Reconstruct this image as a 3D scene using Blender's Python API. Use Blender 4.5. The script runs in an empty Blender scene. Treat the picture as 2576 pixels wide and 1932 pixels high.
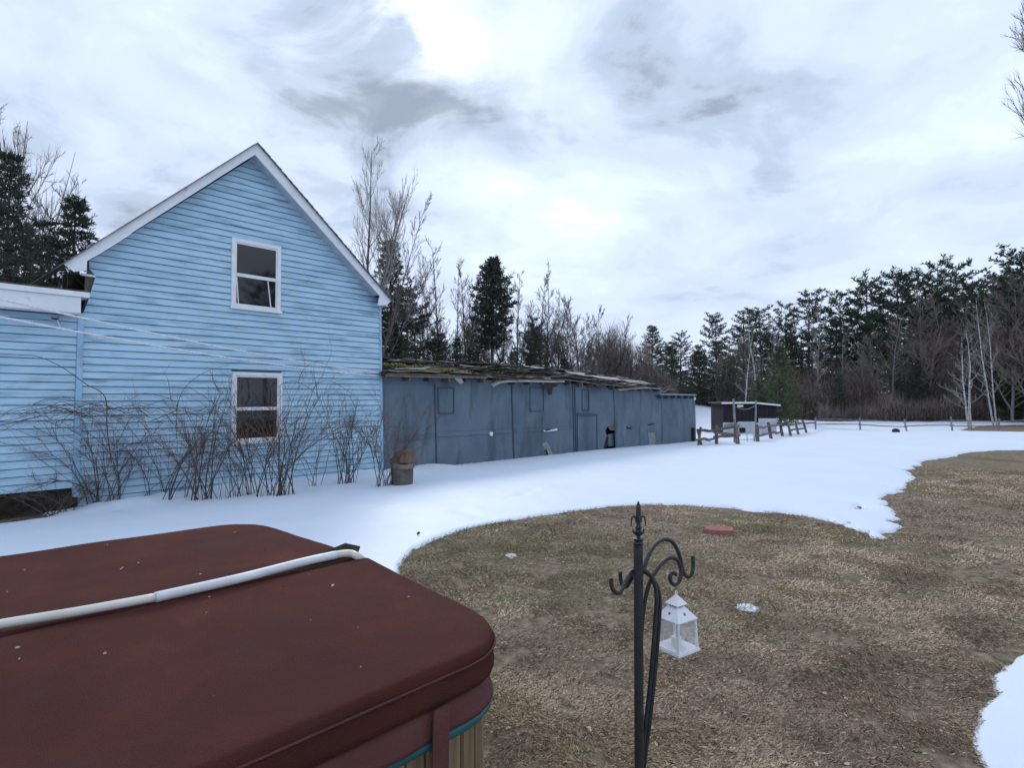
import bpy, math, random
import numpy as np
from mathutils import Vector, Matrix
R = math.radians
C = bpy.context.scene.collection
sc = bpy.context.scene
# ------------------------------------------------------------------ camera
FPX, HZ, CH = 1490.0, 1000.0, 1.70          # focal length in photo pixels, horizon row, eye height
PITCH = math.atan((HZ - 966) / FPX)
cam = bpy.data.cameras.new('camera'); co = bpy.data.objects.new('camera', cam); C.objects.link(co)
cam.sensor_width = 36; cam.lens = FPX / 2576 * 36; cam.clip_end = 2000; cam.clip_start = .05
co.location = (0, 0, CH); co.rotation_euler = (R(90) + PITCH, 0, 0)
sc.camera = co
def ray(x, y):
    u = (x - 1288) / FPX; v = (966 - y) / FPX; c, s = math.cos(PITCH), math.sin(PITCH)
    return Vector((u, c - s * v, s + c * v))
def at(x, y, Y):                             # pixel -> point at distance Y ahead
    d = ray(x, y); return Vector((0, 0, CH)) + d * (Y / d.y)
def atz(x, y, z):                            # pixel -> point on the level z
    d = ray(x, y); return Vector((0, 0, CH)) + d * ((z - CH) / d.z)
# ------------------------------------------------------------------ light
SUN = ray(1040, 60).normalized(); EL = math.asin(SUN.z); AZ = math.atan2(SUN.x, SUN.y)
w = bpy.data.worlds.new('World'); sc.world = w; w.use_nodes = True
nt = w.node_tree; nt.nodes.clear()
def N(tree, typ, **kw):
    n = tree.nodes.new(typ)
    for k, v in kw.items():
        if k.startswith('i_'): n.inputs[k[2:]].default_value = v
        else: setattr(n, k, v)
    return n
def ramp(tree, stops, src, interp='LINEAR'):
    r = tree.nodes.new('ShaderNodeValToRGB'); e = r.color_ramp.elements; r.color_ramp.interpolation = interp
    while len(e) < len(stops): e.new(.5)
    for q, (p, c) in zip(e, stops):
        q.position = p; q.color = (*c, 1) if len(c) == 3 else c
    tree.links.new(src, r.inputs[0]); return r.outputs[0]
def build_world():
    L = nt.links.new
    sky = N(nt, 'ShaderNodeTexSky', sky_type='NISHITA', sun_disc=False, sun_elevation=EL, sun_rotation=AZ)
    tc = N(nt, 'ShaderNodeTexCoord'); sp = N(nt, 'ShaderNodeSeparateXYZ'); L(tc.outputs['Generated'], sp.inputs[0])
    def mth(op, a, b=None, c=None):
        m = N(nt, 'ShaderNodeMath', operation=op)
        for i, q in enumerate((a, b, c)):
            if q is None: continue
            if isinstance(q, (int, float)): m.inputs[i].default_value = q
            else: L(q, m.inputs[i])
        return m.outputs[0]
    zz = mth('ADD', mth('MAXIMUM', sp.outputs[2], 0), .24)
    cx = mth('DIVIDE', sp.outputs[0], zz); cy = mth('DIVIDE', sp.outputs[1], zz)
    cb = N(nt, 'ShaderNodeCombineXYZ'); L(cx, cb.inputs[0]); L(cy, cb.inputs[1])
    mp = N(nt, 'ShaderNodeMapping'); mp.inputs['Location'].default_value = (3.3, -4.1, 0); mp.inputs['Rotation'].default_value = (0, 0, .5)
    L(cb.outputs[0], mp.inputs[0])
    n1 = N(nt, 'ShaderNodeTexNoise', i_Scale=1.5, i_Detail=8, i_Roughness=.55, i_Distortion=.35); L(mp.outputs[0], n1.inputs['Vector'])
    n2 = N(nt, 'ShaderNodeTexNoise', i_Scale=.55, i_Detail=3, i_Roughness=.5); L(mp.outputs[0], n2.inputs['Vector'])
    n3 = N(nt, 'ShaderNodeTexNoise', i_Scale=3.4, i_Detail=7, i_Roughness=.55, i_Distortion=.5); L(mp.outputs[0], n3.inputs['Vector'])
    f = mth('ADD', mth('MULTIPLY', n1.outputs[0], .50), mth('ADD', mth('MULTIPLY', n2.outputs[0], .24), mth('MULTIPLY', n3.outputs[0], .26)))
    lo = mth('MINIMUM', mth('ADD', mth('MULTIPLY', mth('MAXIMUM', sp.outputs[2], 0), 2.6), .22), 1)      # far cloud blurs into an even layer
    f = mth('ADD', mth('MULTIPLY', mth('SUBTRACT', f, .515), lo), .515)
    col = ramp(nt, [(.385, (.24, .285, .37)), (.43, (.37, .44, .56)), (.475, (.455, .53, .68)), (.53, (.50, .585, .745)), (.58, (.555, .645, .775)), (.65, (.70, .765, .80))], f, 'EASE')
    # thin cloud lets the sun through round its own direction
    dt = N(nt, 'ShaderNodeVectorMath', operation='DOT_PRODUCT'); L(tc.outputs['Generated'], dt.inputs[0]); dt.inputs[1].default_value = SUN
    d0 = mth('MAXIMUM', dt.outputs['Value'], 0)
    g = mth('ADD', mth('MULTIPLY', mth('POWER', d0, 420), .8), mth('MULTIPLY', mth('POWER', d0, 22), .10))
    g = mth('MULTIPLY', g, ramp(nt, [(.38, (.02, .02, .02)), (.60, (1, 1, 1))], n3.outputs[0]))
    gc = N(nt, 'ShaderNodeMix', data_type='RGBA', blend_type='MULTIPLY'); gc.inputs[0].default_value = 1
    L(g, gc.inputs[6]); gc.inputs[7].default_value = (1, .97, .88, 1)
    ad = N(nt, 'ShaderNodeMix', data_type='RGBA', blend_type='ADD'); ad.inputs[0].default_value = 1
    L(col, ad.inputs[6]); L(gc.outputs[2], ad.inputs[7])
    sc10 = N(nt, 'ShaderNodeMix', data_type='RGBA', blend_type='MULTIPLY'); sc10.inputs[0].default_value = 1
    L(ad.outputs[2], sc10.inputs[6]); sc10.inputs[7].default_value = (10, 10, 10, 1)
    cov = ramp(nt, [(.70, (1, 1, 1)), (.76, (.45, .45, .45))], n3.outputs[0])
    mx = N(nt, 'ShaderNodeMix', data_type='RGBA'); L(cov, mx.inputs[0]); L(sky.outputs[0], mx.inputs[6]); L(sc10.outputs[2], mx.inputs[7])
    bg = N(nt, 'ShaderNodeBackground', i_Strength=.1); L(mx.outputs[2], bg.inputs[0])
    o = N(nt, 'ShaderNodeOutputWorld'); L(bg.outputs[0], o.inputs[0])
build_world()
sl = bpy.data.lights.new('sun', 'SUN'); sl.energy = .8; sl.angle = R(14); sl.color = (1, .96, .9)
so = bpy.data.objects.new('sun', sl); C.objects.link(so); so.rotation_euler = SUN.to_track_quat('Z', 'Y').to_euler()
sc.view_settings.view_transform = 'Standard'; sc.view_settings.look = 'None'; sc.view_settings.gamma = 1
sc.view_settings.use_curve_mapping = False; sc.view_settings.exposure = 0.62
sc.render.engine = 'CYCLES'
# ------------------------------------------------------------------ helpers
rnd = random.Random(4)
def tag(o, label=None, cat=None, group=None, kind=None):
    if label: o['label'] = label
    if cat: o['category'] = cat
    if group: o['group'] = group
    if kind: o['kind'] = kind
    return o
def empty(name, loc=(0, 0, 0), rz=0, label=None, cat=None, group=None):
    o = bpy.data.objects.new(name, None); C.objects.link(o); o.location = loc; o.rotation_euler = (0, 0, rz); o.empty_display_size = .1
    return tag(o, label, cat, group)
def link(name, me, mat, parent=None, loc=None, rot=None):
    o = bpy.data.objects.new(name, me); C.objects.link(o)
    if mat is not None and not me.materials: me.materials.append(mat)
    if parent: o.parent = parent
    if loc is not None: o.location = loc
    if rot is not None: o.rotation_euler = rot
    return o
class MB:
    def __init__(s): s.v = []; s.f = []
    def add(s, vs, fs):
        b = len(s.v); s.v += [tuple(q) for q in vs]; s.f += [tuple(i + b for i in f) for f in fs]; return s
    def box(s, x0, x1, y0, y1, z0, z1):
        return s.hexa([(x0, y0, z0), (x1, y0, z0), (x1, y1, z0), (x0, y1, z0), (x0, y0, z1), (x1, y0, z1), (x1, y1, z1), (x0, y1, z1)])
    def hexa(s, p):
        return s.add(p, [(3, 2, 1, 0), (4, 5, 6, 7), (0, 1, 5, 4), (1, 2, 6, 5), (2, 3, 7, 6), (3, 0, 4, 7)])
    def slab(s, poly, y0, y1):               # polygon in x,z (seen from -y, clockwise or not) pulled from y0 to y1
        n = len(poly)
        s.add([(x, y0, z) for x, z in poly] + [(x, y1, z) for x, z in poly],
              [tuple(range(n)), tuple(range(2 * n - 1, n - 1, -1))] + [(i, i + n, (i + 1) % n + n, (i + 1) % n) for i in range(n)]); return s
    def tube(s, pts, rad, n=6, cap=True, tip=False):
        pts = [Vector(p) for p in pts]; m = len(pts); b = len(s.v)
        if not hasattr(rad, '__len__'): rad = [rad] * m
        side = None
        for i, p in enumerate(pts):
            d = (pts[min(i + 1, m - 1)] - pts[max(i - 1, 0)])
            if d.length < 1e-9: d = Vector((0, 0, 1))
            d.normalize()
            if side is None:
                side = d.cross(Vector((.31, .17, .93)) if abs(d.z) < .9 else Vector((1, .2, 0)))
            side = (side - d * side.dot(d)); side.normalize(); up = d.cross(side)
            if tip and i == m - 1: s.v.append(tuple(p)); break
            for k in range(n):
                a = 2 * math.pi * k / n
                s.v.append(tuple(p + (side * math.cos(a) + up * math.sin(a)) * rad[i]))
        for i in range(m - 1):
            if tip and i == m - 2:
                for k in range(n): s.f.append((b + i * n + k, b + i * n + (k + 1) % n, b + (i + 1) * n))
            else:
                for k in range(n): s.f.append((b + i * n + k, b + i * n + (k + 1) % n, b + (i + 1) * n + (k + 1) % n, b + (i + 1) * n + k))
        if cap:
            s.f.append(tuple(b + k for k in range(n - 1, -1, -1)))
            if not tip: s.f.append(tuple(b + (m - 1) * n + k for k in range(n)))
        return s
    def mesh(s, name, smooth=False):
        me = bpy.data.meshes.new(name); me.from_pydata(s.v, [], s.f); me.update()
        if smooth: me.polygons.foreach_set('use_smooth', [True] * len(me.polygons))
        return me
    def build(s, name, mat, parent=None, smooth=False, loc=None, rot=None, fix=True, bevel=0):
        me = s.mesh(name, smooth)
        if fix or bevel:
            import bmesh
            bm = bmesh.new(); bm.from_mesh(me); bmesh.ops.recalc_face_normals(bm, faces=bm.faces)
            if bevel: bmesh.ops.bevel(bm, geom=bm.edges[:], offset=bevel, segments=1, affect='EDGES')
            bm.to_mesh(me); bm.free()
        return link(name, me, mat, parent, loc, rot)
def spline(pts, n=6):                        # Catmull-Rom through points
    P = [Vector(p) for p in pts]; out = []
    for i in range(len(P) - 1):
        a = P[max(i - 1, 0)]; b = P[i]; c = P[i + 1]; d = P[min(i + 2, len(P) - 1)]
        for k in range(n):
            t = k / n
            out.append(.5 * ((2 * b) + (c - a) * t + (2 * a - 5 * b + 4 * c - d) * t * t + (3 * b - a - 3 * c + d) * t ** 3))
    out.append(P[-1]); return out
def npmesh(name, V, F, mat, smooth=False, col=None):
    me = bpy.data.meshes.new(name); V = np.asarray(V, np.float32); F = np.asarray(F, np.int32)
    me.vertices.add(len(V)); me.vertices.foreach_set('co', V.ravel())
    k = F.shape[1]; me.loops.add(F.size); me.polygons.add(len(F)); me.loops.foreach_set('vertex_index', F.ravel())
    me.polygons.foreach_set('loop_start', np.arange(0, F.size, k, dtype=np.int32)); me.polygons.foreach_set('loop_total', np.full(len(F), k, np.int32))
    if smooth: me.polygons.foreach_set('use_smooth', np.ones(len(F), bool))
    if col is not None:
        a = me.color_attributes.new('tint', 'FLOAT_COLOR', 'POINT'); a.data.foreach_set('color', np.asarray(col, np.float32).ravel())
    me.update(calc_edges=True); me.validate()
    if mat: me.materials.append(mat)
    return me
def vnoise(x, y, seed=0):
    xi = np.floor(x).astype(np.int64); yi = np.floor(y).astype(np.int64); fx = x - xi; fy = y - yi
    fx = fx * fx * (3 - 2 * fx); fy = fy * fy * (3 - 2 * fy)
    def h(a, b):
        n = (a * 374761393 + b * 668265263 + seed * 1442695041) & 0x7fffffff
        n = ((n ^ (n >> 13)) * 1274126177) & 0x7fffffff
        return ((n ^ (n >> 16)) & 0xffff) / 65535.0
    return (h(xi, yi) * (1 - fx) + h(xi + 1, yi) * fx) * (1 - fy) + (h(xi, yi + 1) * (1 - fx) + h(xi + 1, yi + 1) * fx) * fy
def fbm(x, y, o=4, seed=0):
    s = 0; a = .5
    for k in range(o):
        x, y = .80 * x - .60 * y + 3.7, .60 * x + .80 * y + 1.3       # turn each octave off the lattice of the last
        s = s + a * (vnoise(x * 2 ** k, y * 2 ** k, seed + k) - .5); a *= .5
    return s
def sst(a, b, x):
    t = np.clip((x - a) / (b - a), 0, 1); return t * t * (3 - 2 * t)
# ------------------------------------------------------------------ materials
def mat(name, stops, rough=.8, scale=5, detail=5, stretch=(1, 1, 1), bump=0, bscale=None, spec=.3, coord='Object', second=None, dist=.3, metal=0, obrand=0, coat=0):
    m = bpy.data.materials.new(name); m.use_nodes = True; t = m.node_tree; b = t.nodes['Principled BSDF']; L = t.links.new
    tc = N(t, 'ShaderNodeTexCoord'); mp = N(t, 'ShaderNodeMapping'); mp.inputs['Scale'].default_value = stretch; L(tc.outputs[coord], mp.inputs[0])
    n = N(t, 'ShaderNodeTexNoise', i_Scale=scale, i_Detail=detail, i_Roughness=.6, i_Distortion=dist); L(mp.outputs[0], n.inputs['Vector'])
    if isinstance(stops[0], (int, float)): stops = [(.3, tuple(.78 * c for c in stops)), (.7, tuple(min(1, 1.18 * c) for c in stops))]
    c = ramp(t, stops, n.outputs[0])
    if second:                               # (colour, scale, lo, hi, stretch): stains, moss, dirt
        mp2 = N(t, 'ShaderNodeMapping'); mp2.inputs['Scale'].default_value = second[4]; L(tc.outputs[coord], mp2.inputs[0])
        n2 = N(t, 'ShaderNodeTexNoise', i_Scale=second[1], i_Detail=6, i_Roughness=.62, i_Distortion=.4); L(mp2.outputs[0], n2.inputs['Vector'])
        fac = ramp(t, [(second[2], (0, 0, 0)), (second[3], (1, 1, 1))], n2.outputs[0])
        mx = N(t, 'ShaderNodeMix', data_type='RGBA'); L(fac, mx.inputs[0]); L(c, mx.inputs[6]); mx.inputs[7].default_value = (*second[0], 1); c = mx.outputs[2]
    if obrand:
        oi = N(t, 'ShaderNodeObjectInfo'); mr = N(t, 'ShaderNodeMapRange'); L(oi.outputs['Random'], mr.inputs[0]); mr.inputs[3].default_value = 1 - obrand; mr.inputs[4].default_value = 1 + obrand
        mx = N(t, 'ShaderNodeMix', data_type='RGBA', blend_type='MULTIPLY'); mx.inputs[0].default_value = 1; L(c, mx.inputs[6]); L(mr.outputs[0], mx.inputs[7]); c = mx.outputs[2]
    L(c, b.inputs['Base Color']); b.inputs['Roughness'].default_value = rough; b.inputs['Specular IOR Level'].default_value = spec; b.inputs['Metallic'].default_value = metal; b.inputs['Coat Weight'].default_value = coat
    if bump:
        n3 = N(t, 'ShaderNodeTexNoise', i_Scale=bscale or scale * 4, i_Detail=5, i_Roughness=.6); L(mp.outputs[0], n3.inputs['Vector'])
        bp = N(t, 'ShaderNodeBump', i_Strength=bump, i_Distance=.02); L(n3.outputs[0], bp.inputs['Height']); L(bp.outputs[0], b.inputs['Normal'])
    return m
def tintmat(name, rough=.9):
    m = bpy.data.materials.new(name); m.use_nodes = True; t = m.node_tree; b = t.nodes['Principled BSDF']
    a = N(t, 'ShaderNodeAttribute', attribute_name='tint'); t.links.new(a.outputs['Color'], b.inputs['Base Color']); b.inputs['Roughness'].default_value = rough; b.inputs['Specular IOR Level'].default_value = .15
    return m
M = {}
M['siding'] = mat('siding', [(.3, (.37, .56, .69)), (.55, (.43, .63, .76)), (.75, (.49, .69, .80))], .55, 1.6, 5, (.5, 1, 1.5), .12, 40, .35,
                  second=((.22, .33, .42), 2.3, .49, .72, (.6, 1, 4.5)), obrand=.025)
M['wallback'] = mat('wallback', (.09, .15, .20), .8)  # darkened backing; seen in the board gaps as painted lap shadow
M['trimblue'] = mat('trimblue', (.34, .52, .68), .5, 3, second=((.2, .28, .34), 3, .55, .75, (1, 1, .4)))
M['white'] = mat('white', [(.3, (.70, .73, .76)), (.7, (.83, .85, .87))], .45, 3, 5, second=((.36, .35, .31), 4, .60, .80, (1, 1, 1)))
M['whitetrim'] = mat('whitetrim', [(.3, (.70, .72, .74)), (.7, (.82, .83, .84))], .45, 6)
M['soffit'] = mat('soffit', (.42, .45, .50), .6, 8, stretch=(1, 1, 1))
M['glass'] = mat('glass', (.006, .007, .009), .04, 2, spec=.7); 
M['shingle'] = mat('shingle', [(.3, (.10, .10, .105)), (.7, (.24, .235, .23))], .9, 20, bump=.4)
M['darkwood'] = mat('darkwood', [(.3, (.015, .012, .010)), (.7, (.05, .04, .034))], .9, 6)
M['oldwood'] = mat('oldwood', [(.3, (.10, .075, .06)), (.7, (.24, .19, .155))], .9, 6, stretch=(1, 1, .3), bump=.3)
M['shed'] = mat('shed', [(.3, (.092, .128, .165)), (.5, (.118, .158, .198)), (.7, (.145, .185, .225))], .75, 1.3, 6, (1, 1, .8), .15, 30, .25,
                second=((.060, .075, .085), 1.3, .52, .72, (1.8, 1, .45)), obrand=.10)
M['shedtrim'] = mat('shedtrim', (.055, .085, .115), .7, 4)
M['stain'] = mat('stain', [(.35, (.17, .20, .20)), (.7, (.34, .35, .30))], .9, 6)
M['roofing'] = mat('roofing', [(.3, (.05, .045, .042)), (.5, (.11, .10, .092)), (.7, (.20, .185, .165))], .9, 5, 6, (1, 1, 1), .4, 30, .2, obrand=.5)
M['roofpale'] = mat('roofpale', [(.3, (.24, .24, .23)), (.7, (.46, .45, .43))], .85, 5, 6, bump=.3, obrand=.15)
M['moss'] = mat('moss', [(.3, (.075, .070, .022)), (.5, (.15, .135, .04)), (.75, (.30, .26, .075))], .95, 9, bump=.8, bscale=40)
M['cover'] = mat('cover', [(.28, (.100, .041, .037)), (.45, (.128, .045, .038)), (.58, (.150, .049, .039)), (.74, (.185, .070, .052))], .85, 2.6, 15, (1, 1, 1), .9, 330, .08,
                 second=((.105, .060, .052), 3.4, .52, .80, (1, 1, 1)))
M['coverside'] = mat('coverside', [(.3, (.085, .036, .036)), (.7, (.145, .058, .054))], .75, 3, 6, bump=.3, bscale=160, spec=.15)
M['blackvinyl'] = mat('blackvinyl', (.012, .010, .010), .8, spec=.1)
M['teal'] = mat('teal', (.015, .11, .12), .35, 4)
M['cedar'] = mat('cedar', [(.3, (.17, .115, .065)), (.55, (.29, .21, .12)), (.75, (.38, .29, .18))], .8, 3, 7, (6, 6, .5), .3, 20, obrand=.22)
M['pvc'] = mat('pvc', [(.3, (.60, .58, .50)), (.7, (.74, .72, .66))], .35, 6, second=((.38, .34, .28), 7, .58, .8, (1, 1, 1)))
M['pvcw'] = mat('pvcw', (.72, .73, .74), .35, 6)
M['iron'] = mat('iron', [(.3, (.012, .014, .016)), (.7, (.032, .034, .038))], .45, 30, bump=.25, bscale=120, spec=.5)
M['lantern'] = mat('lantern', [(.3, (.68, .70, .74)), (.7, (.84, .85, .88))], .4, 12, second=((.30, .22, .17), 14, .66, .78, (1, 1, 1)))
M['rust'] = mat('rust', (.13, .055, .045), .8, 12)
M['wax'] = mat('wax', (.85, .85, .80), .4)
M['paver'] = mat('paver', [(.3, (.26, .10, .085)), (.7, (.40, .18, .15))], .9, 14, bump=.3)
M['rock'] = mat('rock', [(.3, (.42, .42, .36)), (.7, (.66, .66, .58))], .9, 20, bump=.4)
M['darkrock'] = mat('darkrock', (.035, .025, .032), .8, 8)
M['fence'] = mat('fence', [(.3, (.075, .06, .055)), (.7, (.22, .18, .165))], .9, 5, 6, (1, 1, 1), .3, 40, obrand=.25)
M['fencegrey'] = mat('fencegrey', [(.3, (.13, .13, .15)), (.7, (.28, .28, .31))], .85, 6, obrand=.15)
M['coopdark'] = mat('coopdark', [(.3, (.012, .010, .014)), (.7, (.028, .022, .026))], .8, 3)
M['concrete'] = mat('concrete', [(.3, (.38, .40, .43)), (.7, (.60, .62, .64))], .9, 2)
M['rope'] = mat('rope', (.72, .72, .74), .6, 30)
M['barrel'] = mat('barrel', [(.3, (.065, .063, .058)), (.7, (.14, .135, .12))], .8, 6, second=((.14, .10, .07), 4, .52, .7, (1, 1, .6)), bump=.2)
M['brokenwood'] = mat('brokenwood', [(.3, (.075, .055, .042)), (.7, (.21, .155, .11))], .9, 9, stretch=(1, 1, .3), bump=.4)
M['crawlshade'] = mat('crawlshade', [(.3, (.012, .010, .008)), (.7, (.05, .04, .03))], .95, 8, bump=.6)  # near-black tone holding the shade of the open crawl space
M['bark'] = mat('bark', [(.3, (.045, .038, .035)), (.7, (.12, .10, .095))], .95, 6, stretch=(1, 1, .2), bump=.4)
M['barkgrey'] = mat('barkgrey', [(.3, (.14, .13, .13)), (.7, (.27, .25, .25))], .95, 5)
M['birch'] = mat('birch', [(.36, (.10, .09, .085)), (.46, (.42, .40, .38)), (.7, (.62, .60, .58))], .8, 3, 4, (1, 1, 3.5))
M['twig'] = mat('twig', [(.3, (.085, .068, .062)), (.7, (.19, .155, .14))], .95, 3)
M['twigpale'] = mat('twigpale', [(.3, (.20, .18, .17)), (.7, (.36, .33, .31))], .95, 3)
M['shrub'] = mat('shrub', [(.3, (.055, .042, .036)), (.7, (.14, .105, .085))], .9, 5)
M['shrubred'] = mat('shrubred', [(.3, (.085, .048, .038)), (.7, (.19, .115, .09))], .9, 5)
M['needle'] = mat('needle', [(.3, (.046, .062, .046)), (.55, (.080, .102, .066)), (.75, (.13, .152, .090))], .85, .7, 4, spec=.2)
M['needle2'] = mat('needle2', [(.3, (.060, .088, .045)), (.55, (.10, .135, .065)), (.75, (.16, .18, .085))], .85, .7, 4, spec=.2)
M['spruce'] = mat('spruce', [(.3, (.038, .046, .036)), (.6, (.070, .080, .056)), (.75, (.12, .125, .080))], .9, .9, 4, spec=.2)
M['brush'] = mat('brush', [(.3, (.085, .070, .062)), (.45, (.18, .145, .125)), (.58, (.25, .20, .175)), (.75, (.36, .315, .29))], .95, .22, 8, coord='Object')
M['tint'] = tintmat('grassblade')
def snowmat():
    m = mat('snow', [(.3, (.66, .735, .835)), (.7, (.715, .78, .865))], .55, .5, 6, bump=.25, bscale=2.2, spec=.3)
    return m
M['snow'] = snowmat()
M['lawn'] = mat('lawn', [(.28, (.080, .060, .043)), (.45, (.185, .143, .104)), (.6, (.275, .216, .16)), (.78, (.38, .31, .23))], .95, 14, 9, bump=.9, bscale=60, spec=.1, coord='Object',
                second=((.13, .125, .062), .42, .50, .66, (1, 1, 1)))
# ------------------------------------------------------------------ ground and snow
def g(X, Y):                                 # lie of the land
    X = np.asarray(X, float); Y = np.asarray(Y, float)
    z = -.45 * sst(13, 42, Y) + 2.6 * sst(38, 72, Y) * (1 - sst(15, 27, X)) * sst(-60, -10, X + 0 * Y)
    z = z - .2 * sst(45, 70, Y) * sst(18, 28, X)
    return z + .05 * fbm(X / 3.1, Y / 3.1, 3, 9) + .012 * fbm(X / .35, Y / .35, 2, 21)
def gz(x, y): return float(g(x, y))
lawnpx = [(880, 1560), (960, 1478), (1003, 1440), (1012, 1415), (1040, 1382), (1100, 1355), (1160, 1335), (1230, 1318), (1310, 1307), (1420, 1290), (1540, 1277), (1620, 1272), (1700, 1272),
 (1830, 1278), (1900, 1289), (2004, 1298), (2071, 1308), (2114, 1321), (2163, 1335), (2181, 1343), (2196, 1355), (2233, 1358), (2215, 1346), (2267, 1332), (2264, 1324), (2230, 1315), (2264, 1306),
 (2235, 1296), (2245, 1282), (2210, 1274), (2224, 1271), (2215, 1260), (2227, 1248), (2254, 1236), (2282, 1230), (2272, 1222), (2279, 1214), (2300, 1202), (2280, 1196), (2312, 1190), (2282, 1184), (2322, 1180), (2303, 1172), (2337, 1167), (2401, 1156),
 (2415, 1150), (2438, 1143), (2511, 1137), (2576, 1137), (2800, 1142)]
LP = [atz(x, y, 0 if y > 1200 else -.12)[:2] for x, y in lawnpx] + [(30, 12), (30, -14), (-4, -14), (-3.2, -1), (-2.6, 2.2)]
PP = [atz(x, y, .03)[:2] for x, y in [(2576, 1644), (2557, 1667), (2527, 1699), (2497, 1747), (2464, 1772), (2454, 1842), (2462, 1897), (2492, 1932), (2600, 2000), (2900, 1980), (3000, 1800), (2760, 1640)]]
HP = [[atz(x, y, 0)[:2] for x, y in q] for q in ([(2138, 1275), (2165, 1271), (2190, 1283), (2150, 1285)], [(2124, 1318), (2140, 1314), (2155, 1317), (2140, 1323)])]
FY = 36.0
SP = [atz(x, y, -.5)[:2] for x, y in [(2405, 1084), (2480, 1072), (2560, 1070), (2700, 1072), (2700, 1096), (2560, 1094), (2450, 1090)]]
def sdist(X, Y, poly):                       # signed distance, positive inside
    P = np.array(poly, float); best = np.full(X.shape, 1e9); ins = np.zeros(X.shape, bool)
    for i in range(len(P)):
        ax, ay = P[i]; bx, by = P[(i + 1) % len(P)]; dx, dy = bx - ax, by - ay
        t = np.clip(((X - ax) * dx + (Y - ay) * dy) / (dx * dx + dy * dy + 1e-12), 0, 1)
        best = np.minimum(best, np.hypot(X - ax - t * dx, Y - ay - t * dy))
        c = ((ay > Y) != (by > Y)) & (X < (bx - ax) * (Y - ay) / (by - ay + 1e-12) + ax); ins ^= c
    return np.where(ins, best, -best)
TH = R(90) - math.atan((2620 - 1288) / FPX)  # the house wall's direction
O0 = at(957, 1195, CH * FPX / 195)           # right-hand corner of the house at the snow
OX, OY = O0.x, O0.y
def loc2w(s, y, z=0): return Vector((OX + s * math.cos(TH) - y * math.sin(TH), OY + s * math.sin(TH) + y * math.cos(TH), z))
def w2loc(X, Y): return (X - OX) * math.cos(TH) + (Y - OY) * math.sin(TH), -(X - OX) * math.sin(TH) + (Y - OY) * math.cos(TH)
def snowd(X, Y):                             # distance into the snow (negative: bare ground)
    d = -sdist(X, Y, LP)
    d = np.maximum(d, sdist(X, Y, PP))
    for h in HP: d = np.minimum(d, -sdist(X, Y, h))
    d = d + .16 * fbm(X / .55, Y / .55, 4, 3) + .05 * fbm(X / .12, Y / .12, 2, 5) * (Y < 12) + .30 * fbm(X / .8, Y / .16, 3, 6) * (Y > 7.5) * (X > 3)
    # bare strip at the foot of the far fence and the pale grass at its end
    strip = .16 + .28 * fbm(X / 2.2, Y * 0 + 1, 3, 31) - np.abs(Y - FY - .15)
    strip = np.where((X > 22.5) & (X < 60), strip, -5); d = np.minimum(d, -strip)
    d = np.minimum(d, -sdist(X, Y, SP) + .5 * fbm(X / 1.5, Y / .8, 3, 41))
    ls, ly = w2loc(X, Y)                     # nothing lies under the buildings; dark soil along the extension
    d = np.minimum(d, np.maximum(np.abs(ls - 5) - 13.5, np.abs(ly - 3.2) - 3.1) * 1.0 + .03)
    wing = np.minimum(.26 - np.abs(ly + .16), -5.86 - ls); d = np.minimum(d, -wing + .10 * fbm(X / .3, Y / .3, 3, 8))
    return d
def snowtop(X, Y):
    d = snowd(X, Y)
    ls, ly = w2loc(X, Y)
    berm = .20 * np.exp(-((ly + .35) / .5) ** 2) * sst(-6.4, -4.5, ls) * (1 - sst(.6, 2.5, ls)) * (.55 + 1.3 * fbm(X / .45, Y / .45, 3, 77))
    far = .05 * sst(8, 25, Y)
    dep = np.where(d > 0, .022 * sst(0, .035, d) + .05 * (1 - np.exp(-np.maximum(d, 0) / .45)) + (.035 + far) * (1 - np.exp(-np.maximum(d, 0) / 2)), d * .6)
    fp = .030 * fbm(X / .5, Y / .5, 3, 60) + .07 * fbm(X / 2.4, Y / 2.4, 2, 61) - .03 * sst(.22, .34, fbm(X / .6, Y / .6, 2, 63)) * (Y < 16)
    return g(X, Y) + dep + np.where(d > .1, (fp * .8 + berm * sst(.02, .3, d)), 0)
def polar(rs, an):
    A, Rr = np.meshgrid(an, rs); return np.sin(A) * Rr, np.cos(A) * Rr
def quads(nr, na, wrap=False):
    i, j = np.meshgrid(np.arange(nr - 1), np.arange(na - 1), indexing='ij'); a = (i * na + j).ravel()
    return np.stack([a, a + 1, a + na + 1, a + na], 1)
an = np.concatenate([np.radians(np.arange(-180, -50, 3.0)), np.radians(np.arange(-50, 50, .22)), np.radians(np.arange(50, 181, 3.0))])
rs = np.concatenate([[.3, .8, 1.4], 1.9 * 1.0138 ** np.arange(0, 285)]); rs = np.append(rs, [130, 200, 400, 900])
X, Y = polar(rs, an); Z = g(X, Y)
lawn = link('lawn', npmesh('lawn', np.stack([X, Y, Z - .004], -1).reshape(-1, 3), quads(*X.shape), M['lawn'], True), None); tag(lawn, kind='structure')
an2 = np.concatenate([np.radians(np.arange(-180, -50, 3.0)), np.radians(np.arange(-50, 50, .17)), np.radians(np.arange(50, 181, 3.0))])
rs2 = np.concatenate([[.5, 1.2], 1.9 * 1.0105 ** np.arange(0, 372)]); rs2 = np.append(rs2, [130, 200, 400, 900])
X, Y = polar(rs2, an2); Dn = snowd(X, Y); Z = snowtop(X, Y); q = quads(*X.shape); keep = (Dn.ravel()[q] > -.06).any(1)
q = q[keep]; used = np.unique(q); remap = np.full(X.size, -1); remap[used] = np.arange(len(used))
V = np.stack([X, Y, Z], -1).reshape(-1, 3)[used]
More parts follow.
